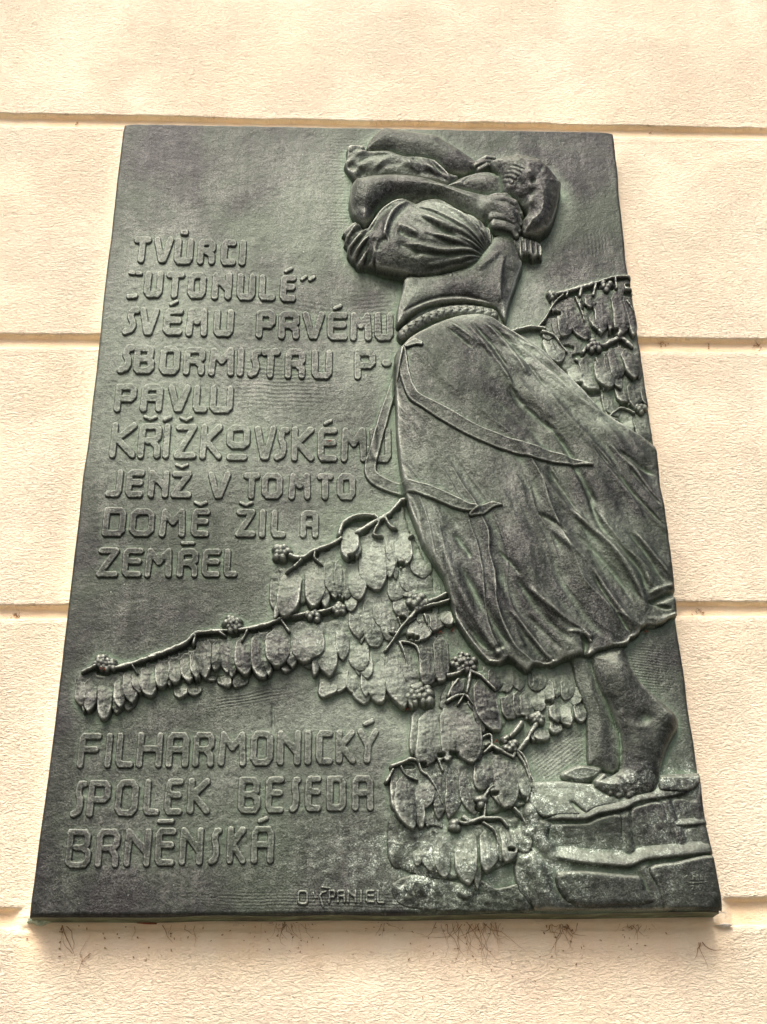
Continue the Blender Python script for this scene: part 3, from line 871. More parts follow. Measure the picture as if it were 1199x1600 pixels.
stem('branch', 'R', [
    ([(310,195),(380,180),(460,158),(560,128),(700,88),(800,55),(900,48),(930,60)], 2.8), ([(0,480),(60,462),(120,446),(200,445),(260,455)], 3.0),
    ([(210,440),(260,380),(300,310),(350,240),(400,200)], 2.4), ([(560,640),(600,600),(720,590),(770,560),(850,530),(900,560),(940,600)], 4.0),
    ([(430,200),(440,175)], 2), ([(535,200),(545,140)], 2.4), ([(640,190),(660,110)], 2.4), ([(820,140),(810,60)], 2.4), ([(240,480),(330,510),(385,580),(430,640)], 2.0), ([(500,700),(530,740),(560,900)], 1.8),
    ([(660,690),(690,800),(720,940)], 1.6), ([(700,910),(750,940)], 1.8), ([(705,980),(720,1080),(760,1150),(830,1170)], 1.8), ([(500,215),(560,360),(575,500)], 1.1), ([(640,270),(660,380),(665,440)], 1.1),
    ([(900,240),(960,330)], 1.6), ([(740,1170),(850,1080),(960,1120)], 1.4)],
    11.5, 'plaque', 'branch_top', 'leafy branch at the upper right edge behind the woman')
buds('R', 318, 195, 5, 26, 17, 9, 'branch_top', 3)
buds('R', 645, 590, 8, 44, 20, 13, 'branch_top', 5)
buds('R', 745, 125, 5, 34, 20, 10, 'branch_top', 7, sx=1.4)
buds('R', 1005, 1085, 5, 34, 22, 11, 'branch_top', 9)

# ------------------------------------------------------------------ stairs
def area(name, pts, H, w, parent, ck='S', extra=None, key=None, label=None, tiltx=0, tilty=0, closed_n=3, soft=1.6, noise=1.0, slope=1.8):
    P = catmull(C(ck, pts), True, closed_n) if closed_n else C(ck, pts)
    zn = H * 0.0009
    win = window(P, zn, 12)
    if win is None: return
    X, Y = pix(win, zn)
    d = poly_sdf(X, Y, P) + 0.8 * NOI1[win]
    c = P.mean(0)
    h = H * (0.35 * sstep(d, -1, soft) + 0.65 * dome(d, w)) + tiltx * (X - c[0]) + tilty * (Y - c[1])
    if extra is not None:
        h = h + extra(X, Y, d)
    h = np.where(d > 0, h, np.minimum(0.35 * H * sstep(0, -1, soft), H * .3) + slope * d)
    h = h + noise * (0.7 * NOI1[win] + 0.35 * NOI2[win]) * (d > -1)
    add_part(name, win, h, parent, key, label)

def ridges(lines, ck='S'):
    Q = [(catmull(C(ck, l_), n=3), w_ if isinstance(w_, tuple) else w_ * (1.2 if ck == 'S' else 1), a_ * (0.95 if ck == 'S' else 1)) for l_, w_, a_ in lines]
    def fn(X, Y, d):
        h = 0
        for p, w_, a_ in Q:
            dd, sd_, t = pl_dist(X, Y, p)
            wv = w_ if not isinstance(w_, tuple) else np.where(sd_ > 0, w_[0], w_[1])
            h = np.maximum(h, a_ * np.exp(-(dd / wv) ** (2 if isinstance(w_, tuple) or ck != 'S' else 3)) * sstep(t, -.05, .12) * (1 - 0.5 * sstep(t, .8, 1.0)))
        return h
    return fn

area('stair', [(-60, 560), (-30, 330), (10, 190), (45, 75), (120, 72), (220, 70), (420, 88), (560, 90), (700, 60), (765, 30), (1060, 20), (1200, 400), (1260, 830), (1000, 806), (600, 806), (200, 806), (60, 806), (-40, 700)],
     8.0, 10, 'plaque', closed_n=0, key='stair', label='worn stone stair under the bare feet',
     extra=ridges([([(160, 498), (300, 535), (460, 550), (590, 556), (680, 520), (860, 500), (1120, 474)], (4, 15), 9.0),
                   ([(100, 300), (200, 290), (340, 290), (420, 258), (560, 232), (640, 190), (800, 165), (900, 140)], (4, 13), 8.0),
                   ([(120, 300), (90, 400), (150, 490)], 10, 6.5), ([(560, 250), (580, 360), (600, 480), (640, 500)], 8, 3.5),
                   ([(790, 170), (830, 290), (860, 350), (900, 460)], 8, 4.0), ([(840, 330), (940, 322), (1080, 312)], (3, 9), 5.0), ([(955, 180), (1000, 320), (1040, 470)], 7, 3.2),
                   ([(660, 550), (710, 640), (770, 780)], 8, 3.5), ([(0, 480), (60, 560), (110, 700), (160, 810)], 12, 5), ([(20, 200), (60, 330), (0, 420)], 12, 5), ([(1020,330),(1050,460)], 5, 3)]))
for pts, H, w, kw in (
    ([(50, 84), (220, 76), (400, 96), (560, 130), (700, 140), (640, 184), (550, 210), (400, 240), (350, 272), (310, 230), (270, 195), (300, 240), (330, 275), (200, 280), (100, 288), (50, 240), (20, 180)], 12, 6, dict(tilty=0.17)),
    ([(120, 330), (200, 312), (350, 308), (430, 275), (548, 262), (565, 380), (585, 520), (480, 528), (330, 515), (190, 498), (130, 430)], 10, 6, dict(tilty=-0.07)),
    ([(594, 250), (650, 208), (780, 190), (815, 300), (850, 370), (885, 462), (760, 478), (640, 488), (605, 400)], 11, 6, dict(tilty=-0.06)),
    ([(825, 180), (940, 180), (985, 305), (850, 318)], 9.5, 7, {}),
    ([(895, 350), (1008, 335), (1030, 448), (925, 462)], 9.5, 7, {}),
    ([(768, 38), (880, 32), (1000, 30), (995, 90), (930, 136), (800, 140), (760, 120)], 13, 7, dict(tilty=0.14)),
    ([(1004, 60), (1030, 180), (1062, 310), (1010, 305), (965, 180)], 10, 7, {}),
    ([(180, 590), (330, 575), (560, 598), (660, 606), (700, 680), (752, 770), (500, 790), (280, 785), (190, 700)], 13, 12, dict(tilty=-0.07)),
    ([(700, 560), (860, 524), (1086, 492), (1150, 640), (1170, 812), (960, 806), (800, 800), (750, 680)], 14, 9, dict(tilty=-0.05)),
    ([(20, 560), (90, 560), (150, 650), (170, 780), (60, 796), (10, 700)], 10, 12, {}),
):
    area('step_stone', pts, H, w, 'stair', **kw)
# rock at the foot of the branches
area('rock', [(60, 60), (200, 30), (330, 40), (420, 80), (520, 100), (560, 180), (540, 420), (480, 560), (300, 560), (150, 500), (60, 470), (20, 300)], 5, 16, 'plaque', ck='G', label='rough rock ground under the lowest leaves',
     extra=ridges([([(60, 60), (160, 90), (230, 60)], 12, 3), ([(100, 300), (70, 420)], 10, 2), ([(230, 140), (210, 300)], 8, 2)], 'G'), noise=2.2)
area('rock', [(60, 600), (300, 520), (420, 570), (620, 600), (700, 580), (820, 640), (1000, 600), (1050, 700), (1080, 800), (900, 812), (600, 806), (300, 790), (100, 740)], 2.6, 20, 'plaque', ck='G', label='mossy low rock along the lower edge',
     extra=ridges([([(560, 720), (640, 620), (720, 590), (800, 640)], 12, 4), ([(900, 560), (980, 700), (1040, 810)], 12, 4), ([(200, 600), (330, 650)], 14, 3)], 'G'), noise=3.2)

# founder's mark, thin raised strokes on the last stone
def mark(name, ck, lines, hw, up, parent):
    P = [C(ck, l_) for l_ in lines]
    win = window(np.vstack(P), 0.012, 8)
    X, Y = pix(win, 0.014)
    h = np.full(X.shape, -50.0, np.float32)
    for p in P:
        dd, _, _ = pl_dist(X, Y, p)
        h = np.maximum(h, up * np.exp(-(dd / hw) ** 2) - 0.12 * up)
    add_part(name, win, BH[win] + h, parent, thr=0.02)
mark('founder_mark', 'S', [[(925, 610), (912, 622), (918, 645), (940, 655), (1010, 652), (1040, 645)], [(940, 612), (940, 635), (955, 635), (955, 615)], [(965, 615), (965, 638)], [(980, 612), (975, 638), (990, 638)],
     [(1000, 610), (1000, 636), (1015, 634)], [(1028, 606), (1028, 636)], [(945, 672), (962, 672), (950, 690), (965, 690)], [(975, 672), (975, 692)], [(988, 670), (988, 690), (1000, 690)], [(1012, 664), (1022, 690)]], 0.85, 1.0, 'plaque')
mark('founder_mark', 'Q', [[(930, 165), (945, 150), (935, 130), (950, 115), (968, 128), (962, 150), (978, 162)], [(948, 160), (955, 140)]], 0.9, 1.0, 'plaque')

# ------------------------------------------------------------------ the woman
def capsule_h(X, Y, pts, r, z):
    """pts pixel polyline, radii px and centre heights mm per vertex -> smooth tube height"""
    h = np.full(X.shape, -30.0, np.float32)
    for i in range(len(pts) - 1):
        (ax, ay), (bx, by) = pts[i], pts[i + 1]
        dx, dy = bx - ax, by - ay
        t = np.clip(((X - ax) * dx + (Y - ay) * dy) / (dx * dx + dy * dy + 1e-9), 0, 1)
        dd = np.hypot(X - ax - t * dx, Y - ay - t * dy)
        rk = r[i] + (r[i + 1] - r[i]) * t; zk = z[i] + (z[i + 1] - z[i]) * t
        h = np.maximum(h, zk + np.where(dd < rk, np.sqrt(np.maximum(rk ** 2 - dd ** 2, 0)) / 1.15, -2.5 * (dd - rk)))
    return h

def blob(X, Y, P, H, w, slope=2.5):
    d = poly_sdf(X, Y, P)
    return np.where(d > 0, H * (0.22 * sstep(d, -1, 2) + 0.78 * dome(d, w)), 0.22 * H * 0.26 + slope * d), d

PARTS = {}
def body():
    near = catmull(C('P', [(130,460),(95,510),(80,570),(76,650),(95,720),(130,770),(190,825),(240,800),(330,700),(450,640),(600,650),(740,640),(860,680),(1000,740),(1100,800)]), False, 3)
    near2 = C('Q', [(400, 800), (480, 850), (560, 885), (680, 885), (700, 760), (690, 660), (600, 590), (420, 530), (200, 490), (0, 440)])
    near3 = catmull(C('P', [(850,512),(650,450),(450,425),(300,435)]), False, 3)
    NEAR = np.vstack([near, near2, near3])
    FAR = catmull(C('P', [(225,235),(222,170),(280,95),(350,45),(450,58),(600,80),(750,100),(830,150),(930,210),(1050,290),(1130,330),(1200,350),(1180,400),(1040,390),(980,410),(900,400),(820,380),(740,310),(620,290),(500,285),(400,250)]), True, 3)
    FACE = catmull(C('Q', [(-20,420),(60,370),(140,330),(300,285),(420,290),(520,330),(560,450),(540,560),(400,560),(200,520),(60,470)]), True, 3)
    LEG = catmull(C('L', [(370,100),(500,50),(630,40),(680,190),(760,320),(900,440),(1000,540),(1016,630),(980,700),(930,800),(893,930),(872,1040),(840,1108),(770,1130),(700,1142),(600,1142),(520,1130),(440,1085),(405,1050),(420,1000),(520,978),(580,945),(604,900),(602,700),(570,600),(520,480),(440,330),(400,220)]), True, 3)
    LEG2 = catmull(C('L', [(220,80),(250,170),(300,380),(348,500),(358,700),(362,860),(380,900),(450,930),(590,940),(600,700),(560,600),(500,430),(430,300),(370,120)]), True, 3)
    FOOT2 = catmull(C('L', [(168,970),(200,932),(300,895),(400,905),(470,930),(430,1000),(300,1032),(200,1005)]), True, 3)
    TORSO = C('O', [(640,440),(770,380),(815,390),(800,470),(790,510),(960,700),(1000,860),(960,1005),(900,1020),(780,1000),(700,900),(640,720),(632,560)])
    allp = np.vstack([NEAR, FAR, FACE, LEG, FOOT2, TORSO])
    win = window(allp, 0.02, 14)
    n1, n2, n3 = NOI1[win], NOI2[win], NOI3[win]
    X, Y = pix(win, 0.006)
    h, d = blob(X, Y, TORSO, 8, 30)
    # far leg and far foot
    a, d = blob(X, Y, LEG2, 10, 30); a = a + np.where(d > 0, 2.2 * gauss(X, Y, 922, 1085, 9, 28) - 1.6 * gauss(X, Y, 955, 1150, 10, 40) + 1.2 * gauss(X, Y, 935, 1160, 9, 30), 0); h = np.maximum(h, a)
    a, d = blob(X, Y, FOOT2, 9, 13); h = np.maximum(h, a + 1.2 * np.exp(-((d - 6) / 2.2) ** 2))
    # far arm
    X, Y = pix(win, 0.009)
    a, d = blob(X, Y, FAR, 19, 24)
    a = a + np.where(d > 0, 2.2 * gauss(X, Y, 610, 222, 26, 14) - 1.8 * gauss(X, Y, 655, 240, 24, 10) + 1.6 * gauss(X, Y, 700, 240, 26, 18), 0)
    for fx, fy, gx, gy in ((742,262,770,256),(746,257,772,250),(748,268,772,262)):
        a = np.maximum(a, capsule_h(X, Y, [(fx, fy), ((fx+gx)/2, (fy+gy)/2 - 2), (gx, gy)], (3.2, 3.4, 2.2), (14, 16, 14)))
    h = np.maximum(h, a)
    # face pressed into the elbow, brow and cheek
    X, Y = pix(win, 0.014)
    a, d = blob(X, Y, FACE, 26, 26)
    a = a + np.where(d > 0, -3.0 * np.exp(-(pl_dist(X, Y, catmull(C('Q', [(150, 410), (220, 350), (330, 330), (450, 340)]), False, 3))[0] / 3.0) ** 2)
                     + 2 * gauss(X, Y, 752, 292, 18, 9), 0)
    h = np.maximum(h, a)
    # near arm, forearm and hand
    X, Y = pix(win, 0.013)
    a, d = blob(X, Y, NEAR, 36, 30, 4.0)
    arm = 3.5 * gauss(X, Y, 580, 300, 26, 18) - 3.0 * gauss(X, Y, 632, 312, 34, 10) + 2.5 * gauss(X, Y, 690, 305, 34, 10) - 4.0 * gauss(X, Y, 748, 322, 12, 16)
    arm = arm - 3.5 * np.exp(-(pl_dist(X, Y, C('O', [(556, 330), (585, 338), (604, 322)]))[0] / 7) ** 2)
    a = a + np.where(d > 0, arm + 0.8 * n1, 0)
    h = np.maximum(h, a)
    hand = [((762,324),(784,322),(802,328),(812,340)), ((764,335),(786,336),(804,343),(813,356)), ((768,346),(786,349),(801,356),(810,367)), ((772,357),(787,361),(800,366),(806,374)), ((757,320),(774,315),(790,314),(801,320))]
    for k, f in enumerate(hand):
        r0 = 6.2 if k < 4 else 5.2
        a = capsule_h(X, Y, f, (r0 + 1, r0 - .6, r0 - 1, r0 - 2.4), (26 - k, 29 - k, 28 - k, 22)); h = np.maximum(h, a)
    # near leg: shin, ankle, heel lifted, ball of the foot and toes on the step
    X, Y = pix(win, 0.009)
    a, d = blob(X, Y, LEG, 21, 30)
    leg = 3.2 * gauss(X, Y, 968, 1050, 16, 45) - 3.0 * gauss(X, Y, 1004, 1125, 14, 12) + 3.5 * gauss(X, Y, 1038, 1122, 16, 14) + 2.0 * gauss(X, Y, 990, 1165, 16, 30)
    leg = leg - 1.6 * np.exp(-(pl_dist(X, Y, catmull(C('L', [(660, 560), (760, 590), (830, 580)]), False, 3))[0] / 9) ** 2) - 8 * (1 - sstep(Y, 1015, 1062))
    leg = leg + 1.8 * np.exp(-(pl_dist(X, Y, catmull(C('L', [(760, 330), (840, 450), (940, 560)]), False, 3))[0] / 5) ** 2)
    leg = leg - 1.5 * np.exp(-(pl_dist(X, Y, C('L', [(560, 990), (640, 1080), (700, 1050)]))[0] / 3) ** 2)
    a = a + np.where(d > 0, leg + 0.8 * n1 + .5 * n2, 0)
    for k, (tx, ty, r0) in enumerate(((934,1222,6.0),(943,1232,6.4),(954,1239,6.8),(966,1243,7.2),(982,1243,8.6))):
        a = np.maximum(a, capsule_h(X, Y, [(tx + 9, ty - 8), (tx + 5, ty - 4), (tx, ty)], (r0 * .8, r0 * .7, r0 * .75), (10, 11.5, 11.0)))
    h = np.maximum(h, a)
    h = h + 0.35 * n1 + 0.25 * n3
    add_part('body', win, h, 'woman', 'body')
    pending[-1]['keep'] = h > 0.4
body()

def garment(name, P, H, w, folds, zn, extra=None, slope=3.0, e0=0.35, label=None, noise=1.0, parent='woman', n3a=.25, dmod=None):
    win = window(P, zn, 14)
    X, Y = pix(win, zn)
    d = poly_sdf(X, Y, P)
    if dmod is not None: d, e0 = dmod(X, Y, d, e0)
    h = H * (e0 * sstep(d, -1.0, 2.2) + (1 - e0) * dome(d, w))
    f = 0
    for pts, wd, amp in folds:
        p = catmull(np.asarray(pts, float), False, 4)
        dd, sd_, t = pl_dist(X, Y, p)
        if isinstance(wd, tuple):
            wv = np.where(sd_ > 0, wd[0], wd[1])
        else:
            wv = wd
        wv = wv * (0.55 + 0.45 * np.sin(np.clip(t, 0.02, .98) * math.pi))
        f = f + amp * np.exp(-(dd / wv) ** 2) * sstep(t, 0.0, 0.22) * (1 - sstep(t, 0.80, 1.0) * (0.0 if amp > 0 and name == 'skirt' and pts[-1][1] > 990 else 1.0))
    h = h + f
    if extra is not None: h = h + extra(X, Y, d)
    h = np.where(d > 0, h, H * e0 * 0.26 + slope * d) + noise * (0.6 * NOI1[win] + n3a * NOI3[win])
    add_part(name, win, h, parent, label=label)

# far sleeve
def fslx(X, Y, d):
    a = np.arctan2(Y - 292, 716 - X); r = np.hypot(X - 716, Y - 292)
    return 1.3 * np.sin(a * 24 + 1.1 * np.sin(r / 18.)) * sstep(r, 10, 40) * (1 - sstep(r, 110, 150)) + 1.6 * np.sin((Y + X * .5) / 3.6) * (1 - sstep(X, 560, 590)) * sstep(d, 0, 4)
Pfs = catmull(C('P', [(60,205),(130,190),(200,192),(225,240),(320,232),(400,236),(500,278),(600,275),(690,290),(740,300),(800,350),(870,410),(935,430),(900,480),(860,505),(780,490),(700,472),(600,445),(500,438),(400,440),(300,445),(180,448),(120,455),(70,400),(38,340),(60,290)]), True, 3)
garment('far_sleeve', Pfs, 20, 26, [
    (C('P', [(240,420),(360,330),(480,290),(640,300)]), 5, 2.2), (C('P', [(110,300),(230,260),(380,275),(440,290)]), 4.5, 2.6), (C('P', [(130,370),(260,300),(420,280)]), 4, -2.4),
    (C('P', [(560,300),(620,340),(660,410)]), 3.2, -1.8), (C('P', [(620,300),(700,380),(780,470)]), 3.4, 2.2), (C('P', [(680,300),(760,380),(830,480)]), 3.0, -2.2), (C('P', [(720,300),(800,380),(870,470)]), 3.0, 2.0),
    (C('P', [(540,320),(560,380),(640,420)]), 3.5, 1.8), (C('P', [(60,350),(160,400),(200,440)]), 5, -3.5), (C('P', [(280,430),(380,370),(520,350)]), 4, -1.6), (C('P', [(70,270),(160,240),(220,245)]), 4, -2.5), (C('P', [(70,210),(150,205),(210,225)]), 3, 1.5)], 0.009, extra=fslx, label='low relief sleeve of the raised far arm')
# hair
Ph = catmull(C('Q', [(385,215),(440,180),(520,150),(590,140),(630,125),(700,135),(760,150),(880,205),(980,300),(1040,370),(1068,400),(1062,470),(1050,520),(1030,620),(1000,720),(960,800),(900,850),(850,878),(740,900),(690,880),(690,760),(740,690),(700,640),(650,600),(600,560),(540,540),(500,500),(490,440),(480,400),(470,330),(430,280)]), True, 3)
def NOI2_(X):
    return fbm(X.shape, 9, 9, 909, 3)
def hairx(X, Y, d):
    h = 0
    for cx, cy, r, a in ((600,380,40,2.5),(720,395,52,4.5),(690,440,40,3.0),(790,320,40,-2.5),(800,300,40,2),(760,420,40,3),(745,510,46,4.0),(650,520,40,2.5),(760,620,50,3.5),(860,340,34,-2.4),(700,600,30,-3.0),
                         (650,470,26,-2.0),(830,440,50,-1),(620,280,50,2.0),(740,650,60,3),(900,300,50,2.5),(780,470,22,-4),(770,560,25,-4), (850,240,40,2)):
        x, y = C('Q', [(cx, cy)])[0]
        h = h + a * np.exp(-(((X - x) ** 2 + (Y - y) ** 2) / (r / 6) ** 2))
    for k in range(5):                            # braid strands by the brow
        p = C('Q', [(500 + 26 * k, 400 - 24 * k), (545 + 26 * k, 420 - 24 * k), (590 + 26 * k, 455 - 26 * k)])
        dd = pl_dist(X, Y, p)[0]
        h = h + 0.3 * np.exp(-(dd / 2.0) ** 2) - 0.9 * np.exp(-((dd - 3.4) / 1.3) ** 2)
    # strands following the crown
    a = np.arctan2(Y - 318, X - 812); r = np.hypot(X - 812, Y - 318)
    h = h + 0.15 * np.sin(a * 34 + 4 * np.sin(r / 9)) * sstep(r, 22, 40) + 1.0 * NOI2_(X)
    # facet of the crown
    h = h - 5.0 * sstep(X + 0.32 * (Y - 300), 866, 882) + 3.0 * gauss(X, Y, 835, 268, 22, 14) + 2.5 * gauss(X, Y, 850, 310, 16, 22)
    return h * sstep(d, 0, 4)
garment('hair', Ph, 44, 50, [], 0.020, extra=hairx, e0=0.34, label='braided hair wound round the crown', slope=5.0, noise=1.2)
# collar
Pc = C('Q', [(430,900),(470,860),(560,868),(660,890),(700,905),(800,930),(878,958),(886,1080),(850,1080),(800,1100),(760,1075),(720,1072),(700,1100),(670,1105),(640,1040),(610,985),(540,930)])
def collx(X, Y, d):
    u = (X - 803)
    return 1.3 * np.sin(u * 0.75 + 0.5 + .3 * np.sin(Y / 5)) * sstep(Y, 372, 392) + 0.4 * np.sin(u * 1.5) - 4 * sstep(u, 18, 44)
garment('collar', catmull(Pc, True, 2), 18, 6, [], 0.013, extra=collx, e0=0.6, label='ruffled collar at the nape', slope=4)
# bodice
Pb = catmull(C('V', [(160,190),(300,180),(460,160),(600,110),(660,20),(740,-70),(850,-115),(940,-70),(975,10),(990,60),(1005,100),(970,200),(945,280),(918,350),(895,430),(882,500),(850,480),(810,415),(700,385),(560,372),(420,385),(300,412),(180,475),(130,520),(95,532),(92,470),(105,380),(135,280)]), True, 3)
garment('bodice', Pb, 22, 30, [
    (C('V', [(880,40),(850,110),(832,250),(838,400)]), (9, 4), 3.2), (C('V', [(100,480),(180,430),(300,375),(420,345),(560,338),(700,360),(800,390)]), 2.2, -2.2), (C('V', [(100,505),(180,455),(300,395),(420,366),(560,355),(700,372),(810,400)]), 3, 1.4),
    (C('V', [(650,170),(760,90),(840,20)]), 6, 2.5), (C('V', [(200,230),(340,260),(420,230)]), 12, -1.5), (C('V', [(470,190),(490,200)]), 4, 1.5), (C('V', [(610,220),(590,330)]), 12, 1.2), (C('V', [(910,130),(880,300)]), 8, -2.2)], 0.016, e0=0.5, label='plain fitted bodice with a corded hem')
# waistband of round beads
wl = catmull(C('V', [(145,590),(190,555),(250,518),(310,485),(380,458),(440,440),(500,432),(560,427),(620,428),(700,438),(790,455)]), False, 4)
def waist():
    win = window(wl, 0.016, 22)
    X, Y = pix(win, 0.016)
    dd, sd_, t = pl_dist(X, Y, wl)
    nb = 12
    ph = t * nb + 0.25 * np.sin(dd * .4)
    bead = np.abs(np.sin(ph * math.pi)) ** 0.5
    hw = 8.5
    d = hw - dd
    h = np.where(d > 0, 10 + 7.5 * dome(d, hw) * (0.62 + 0.38 * bead), 9.5 + 3 * d)
    h = np.where((t <= 0.002) | (t >= .998), h - 1.2, h) + .6 * NOI2[win]
    add_part('waistband', win, h, 'woman', label='gathered puffy waistband below the bodice')
waist()
# skirt
Ps = np.vstack([
    catmull(C('O', [(620,550),(639,529),(665,514),(691,502),(721,493),(748,491),(771,497),(791,511),(820,527),(850,547),(868,567),(890,588),(914,611),(940,640),(968,661),(1000,678),(1024,695)]), False, 2),
    C('O', [(1120,740), (1130,880), (1075,905)]),
    C('O', [(1078,925),(1078,955),(1060,962),(1046,966),(1037,971),(1026,975),(1011,975),(1004,982),(1003,990),(994,996),(986,997),(982,1004),(967,1009),(944,1017),(921,1027),(908,1025),(897,1029),(880,1033),(864,1037),(842,1043),(822,1046),(812,1038),(803,1029),(794,1024),(780,1034),(764,1034),(748,1020),(733,1003),(722,985),(712,968),(703,934),(694,903),(684,888),(673,873),(660,850),(651,825),(643,805),(638,790),(630,760),(624,720),(620,680),(619,648),(617,600),(617,566)])])
sk = [
    (C('O', [(748,498),(785,520),(818,545),(852,578),(894,622),(927,643),(969,664),(1016,694)]), (7, 4), 3.6),
    (C('O', [(785,514),(827,552),(877,596),(919,633),(950,657)]), 3.2, -3.6),
    (C('O', [(770,500),(812,530),(850,560),(880,590)]), 2.4, 2.0),
    (C('O', [(702,508),(728,528),(756,550)]), 3.6, 2.6), (C('O', [(696,515),(716,532),(738,552)]), 3.2, -2.6), (C('O', [(722,505),(752,540),(785,585),(803,616)]), 4.2, 2.8), (C('O', [(733,506),(764,540),(795,585)]), 3.4, -3.2),
    (C('O', [(748,501),(793,547),(827,598)]), 4, 2.8), (C('O', [(758,505),(800,545),(836,590),(858,620)]), 3.2, -2.6), (C('O', [(712,508),(735,530),(762,560)]), 2.4, -1.5),
    (C('O', [(793,606),(818,639),(852,668),(872,680)]), (10, 4), -5.0), (C('O', [(800,590),(830,628),(868,665)]), 7, 2.4),
    (C('O', [(852,668),(880,700),(896,733),(915,762),(937,800)]), 5, -4.6), (C('O', [(842,600),(881,650),(925,700),(960,745),(990,790),(1019,835)]), (8, 5), 3.4),
    (C('O', [(918,694),(960,744),(1002,789),(1040,830)]), 3.6, -4.0), (C('O', [(960,706),(990,727),(1025,745)]), 4.5, -4.0), (C('O', [(977,731),(1010,769),(1034,797)]), 3.6, -3.6),
    (C('O', [(940,690),(985,735),(1030,790)]), 4.5, 2.4), (C('O', [(930,660),(975,700),(1020,725)]), 10, 2.0), (C('O', [(852,731),(885,781),(906,812)]), (7, 4), -4.5), (C('O', [(838,735),(870,782),(900,812),(927,832)]), 5, 2.6),
    (C('O', [(870,760),(905,815),(950,853),(976,886),(1002,929),(1012,965)]), (5, 9), 5.0), (C('O', [(895,745),(916,770),(938,829),(974,868),(1002,898),(1012,930)]), 6.5, -6.0),
    (C('O', [(925,790),(960,850),(995,885),(1030,925)]), (9, 14), 4.6), (C('O', [(985,830),(1020,868),(1052,905)]), 4, 2.8), (C('O', [(975,830),(1010,870),(1040,912)]), 4, -2.4),
    (C('O', [(838,813),(881,852),(920,886),(950,929),(981,968),(1002,990)]), (5, 7), 3.6), (C('O', [(920,893),(944,932),(972,972),(987,995)]), 3.8, -4.2), (C('O', [(838,805),(864,822),(885,840)]), 3.6, -3.4),
    (C('O', [(885,830),(925,862),(965,905),(992,950)]), 4, -2.2), (C('O', [(777,864),(799,887),(812,905)]), 3.6, -2.6), (C('O', [(815,915),(845,942),(880,968),(908,985),(920,997)]), (5, 8), 5.0),
    (C('O', [(800,900),(838,955),(868,985),(900,1012)]), 7, -3.6), (C('O', [(790,950),(820,985),(846,1016),(864,1034)]), (5, 7), 4.2), (C('O', [(820,960),(850,990),(880,1022)]), 5, -2.4),
    (C('O', [(707,835),(722,856),(738,878)]), 5, -3.0), (C('O', [(712,880),(728,905),(755,951),(780,990),(803,1024)]), 8, -5.4), (C('O', [(672,800),(690,860),(716,925),(745,975),(777,1022)]), (7, 9), 4.6),
    (C('O', [(700,935),(725,975),(752,1006),(765,1018)]), 5, -4.0), (C('O', [(745,880),(775,925),(800,970),(815,1010)]), 9, 3.0), (C('O', [(660,700),(668,760),(690,840)]), 14, 2.2),
    (C('O', [(640,580),(642,640),(646,700)]), 9, -1.8), (C('O', [(700,700),(760,760),(820,830),(870,900)]), 12, 1.8), (C('O', [(780,720),(840,780),(880,830)]), 8, -1.8),
    (C('O', [(760,640),(800,660),(850,700)]), 12, -1.4), (C('O', [(880,900),(920,950),(955,1000)]), 12, 2.2), (C('O', [(1012,938),(1030,946),(1052,950)]), 3.2, -4.5), (C('O', [(1010,965),(1030,968),(1048,960)]), 4, 1.6),
    (C('O', [(906,996),(915,1006),(912,1028)]), 5, -8), (C('O', [(885,990),(902,990),(912,994),(922,1004)]), 3.5, 3.5), (C('O', [(1010,942),(1026,936),(1050,926),(1075,918)]), (6, 3), -9), (C('O', [(1012,930),(1028,922),(1056,912)]), 4, 3), (C('O', [(765,1020),(790,1010)]), 4, -2), (C('O', [(838,1040),(870,1030)]), 4, -1.5), (C('O', [(660,780),(690,800),(720,830)]), 6, -1.2),
]
def folds_1d(q, seed):
    r_ = np.random.default_rng(seed).uniform(-1, 1, 400)
    i = np.clip(q.astype(int), 0, 398); f = q - i
    f = f * f * (3 - 2 * f)
    return r_[i] * (1 - f) + r_[i + 1] * f
def skx(X, Y, d):
    ang = np.arctan2(Y - 260, X - 420); rad = np.hypot(X - 420, Y - 260)
    wv = ang + 0.035 * np.sin(rad / 75.0) + 0.02 * fbm(X.shape, 70, 50, 611, 2)
    amp = (0.45 + 0.55 * sstep(rad, 420, 640)) * (1 - 0.5 * gauss(X, Y, 700, 680, 85, 120)) * sstep(rad, 330, 390)
    big_ = folds_1d(wv * 26 + 40, 5); sm_ = folds_1d(wv * 62 + 60, 8); big_ = big_ * (1 + .5 * sstep(Y, 860, 1000)); cr = 1 - np.abs(folds_1d(wv * 40 + 20, 13))
    fan = amp * (3.6 * big_ + 1.8 * sm_ + 2.2 * cr ** 3)
    return skx0(X, Y, d) + fan * sstep(d, 0, 6)
def skd(X, Y, d, e0):
    ang = np.arctan2(Y - 260, X - 420)
    k = sstep(Y + 0.25 * (X - 800), 930, 1010)
    return d + k * 3.6 * folds_1d(ang * 40 + 20, 13) + k * 2.0 * folds_1d(ang * 62 + 60, 8), e0 + (0.96 - e0) * sstep(Y + 0.3 * (X - 800), 820, 960)
def skx0(X, Y, d):
    u = (X * 0.62 - Y * 0.35) / 1.0
    h = 6.0 * gauss(X, Y, 700, 640, 90, 120) + 3.0 * gauss(X, Y, 800, 880, 90, 110)
    h = h + 0.55 * np.sin(u / 3.1 + 2.0 * np.sin(Y / 60)) * sstep(Y, 640, 760) * gauss(X, Y, 880, 860, 160, 190)
    h = h + 1.9 * np.sin((X - Y * .75) / 17 + 1.5 * np.sin(X / 70)) * sstep(Y, 700, 900) + 1.6 * fbm(X.shape, 50, 30, 777, 3)
    h = h - 5.0 * sstep(X, 930, 1060) - 4.5 * sstep(Y + 0.3 * (X - 800), 860, 1010)
    return h
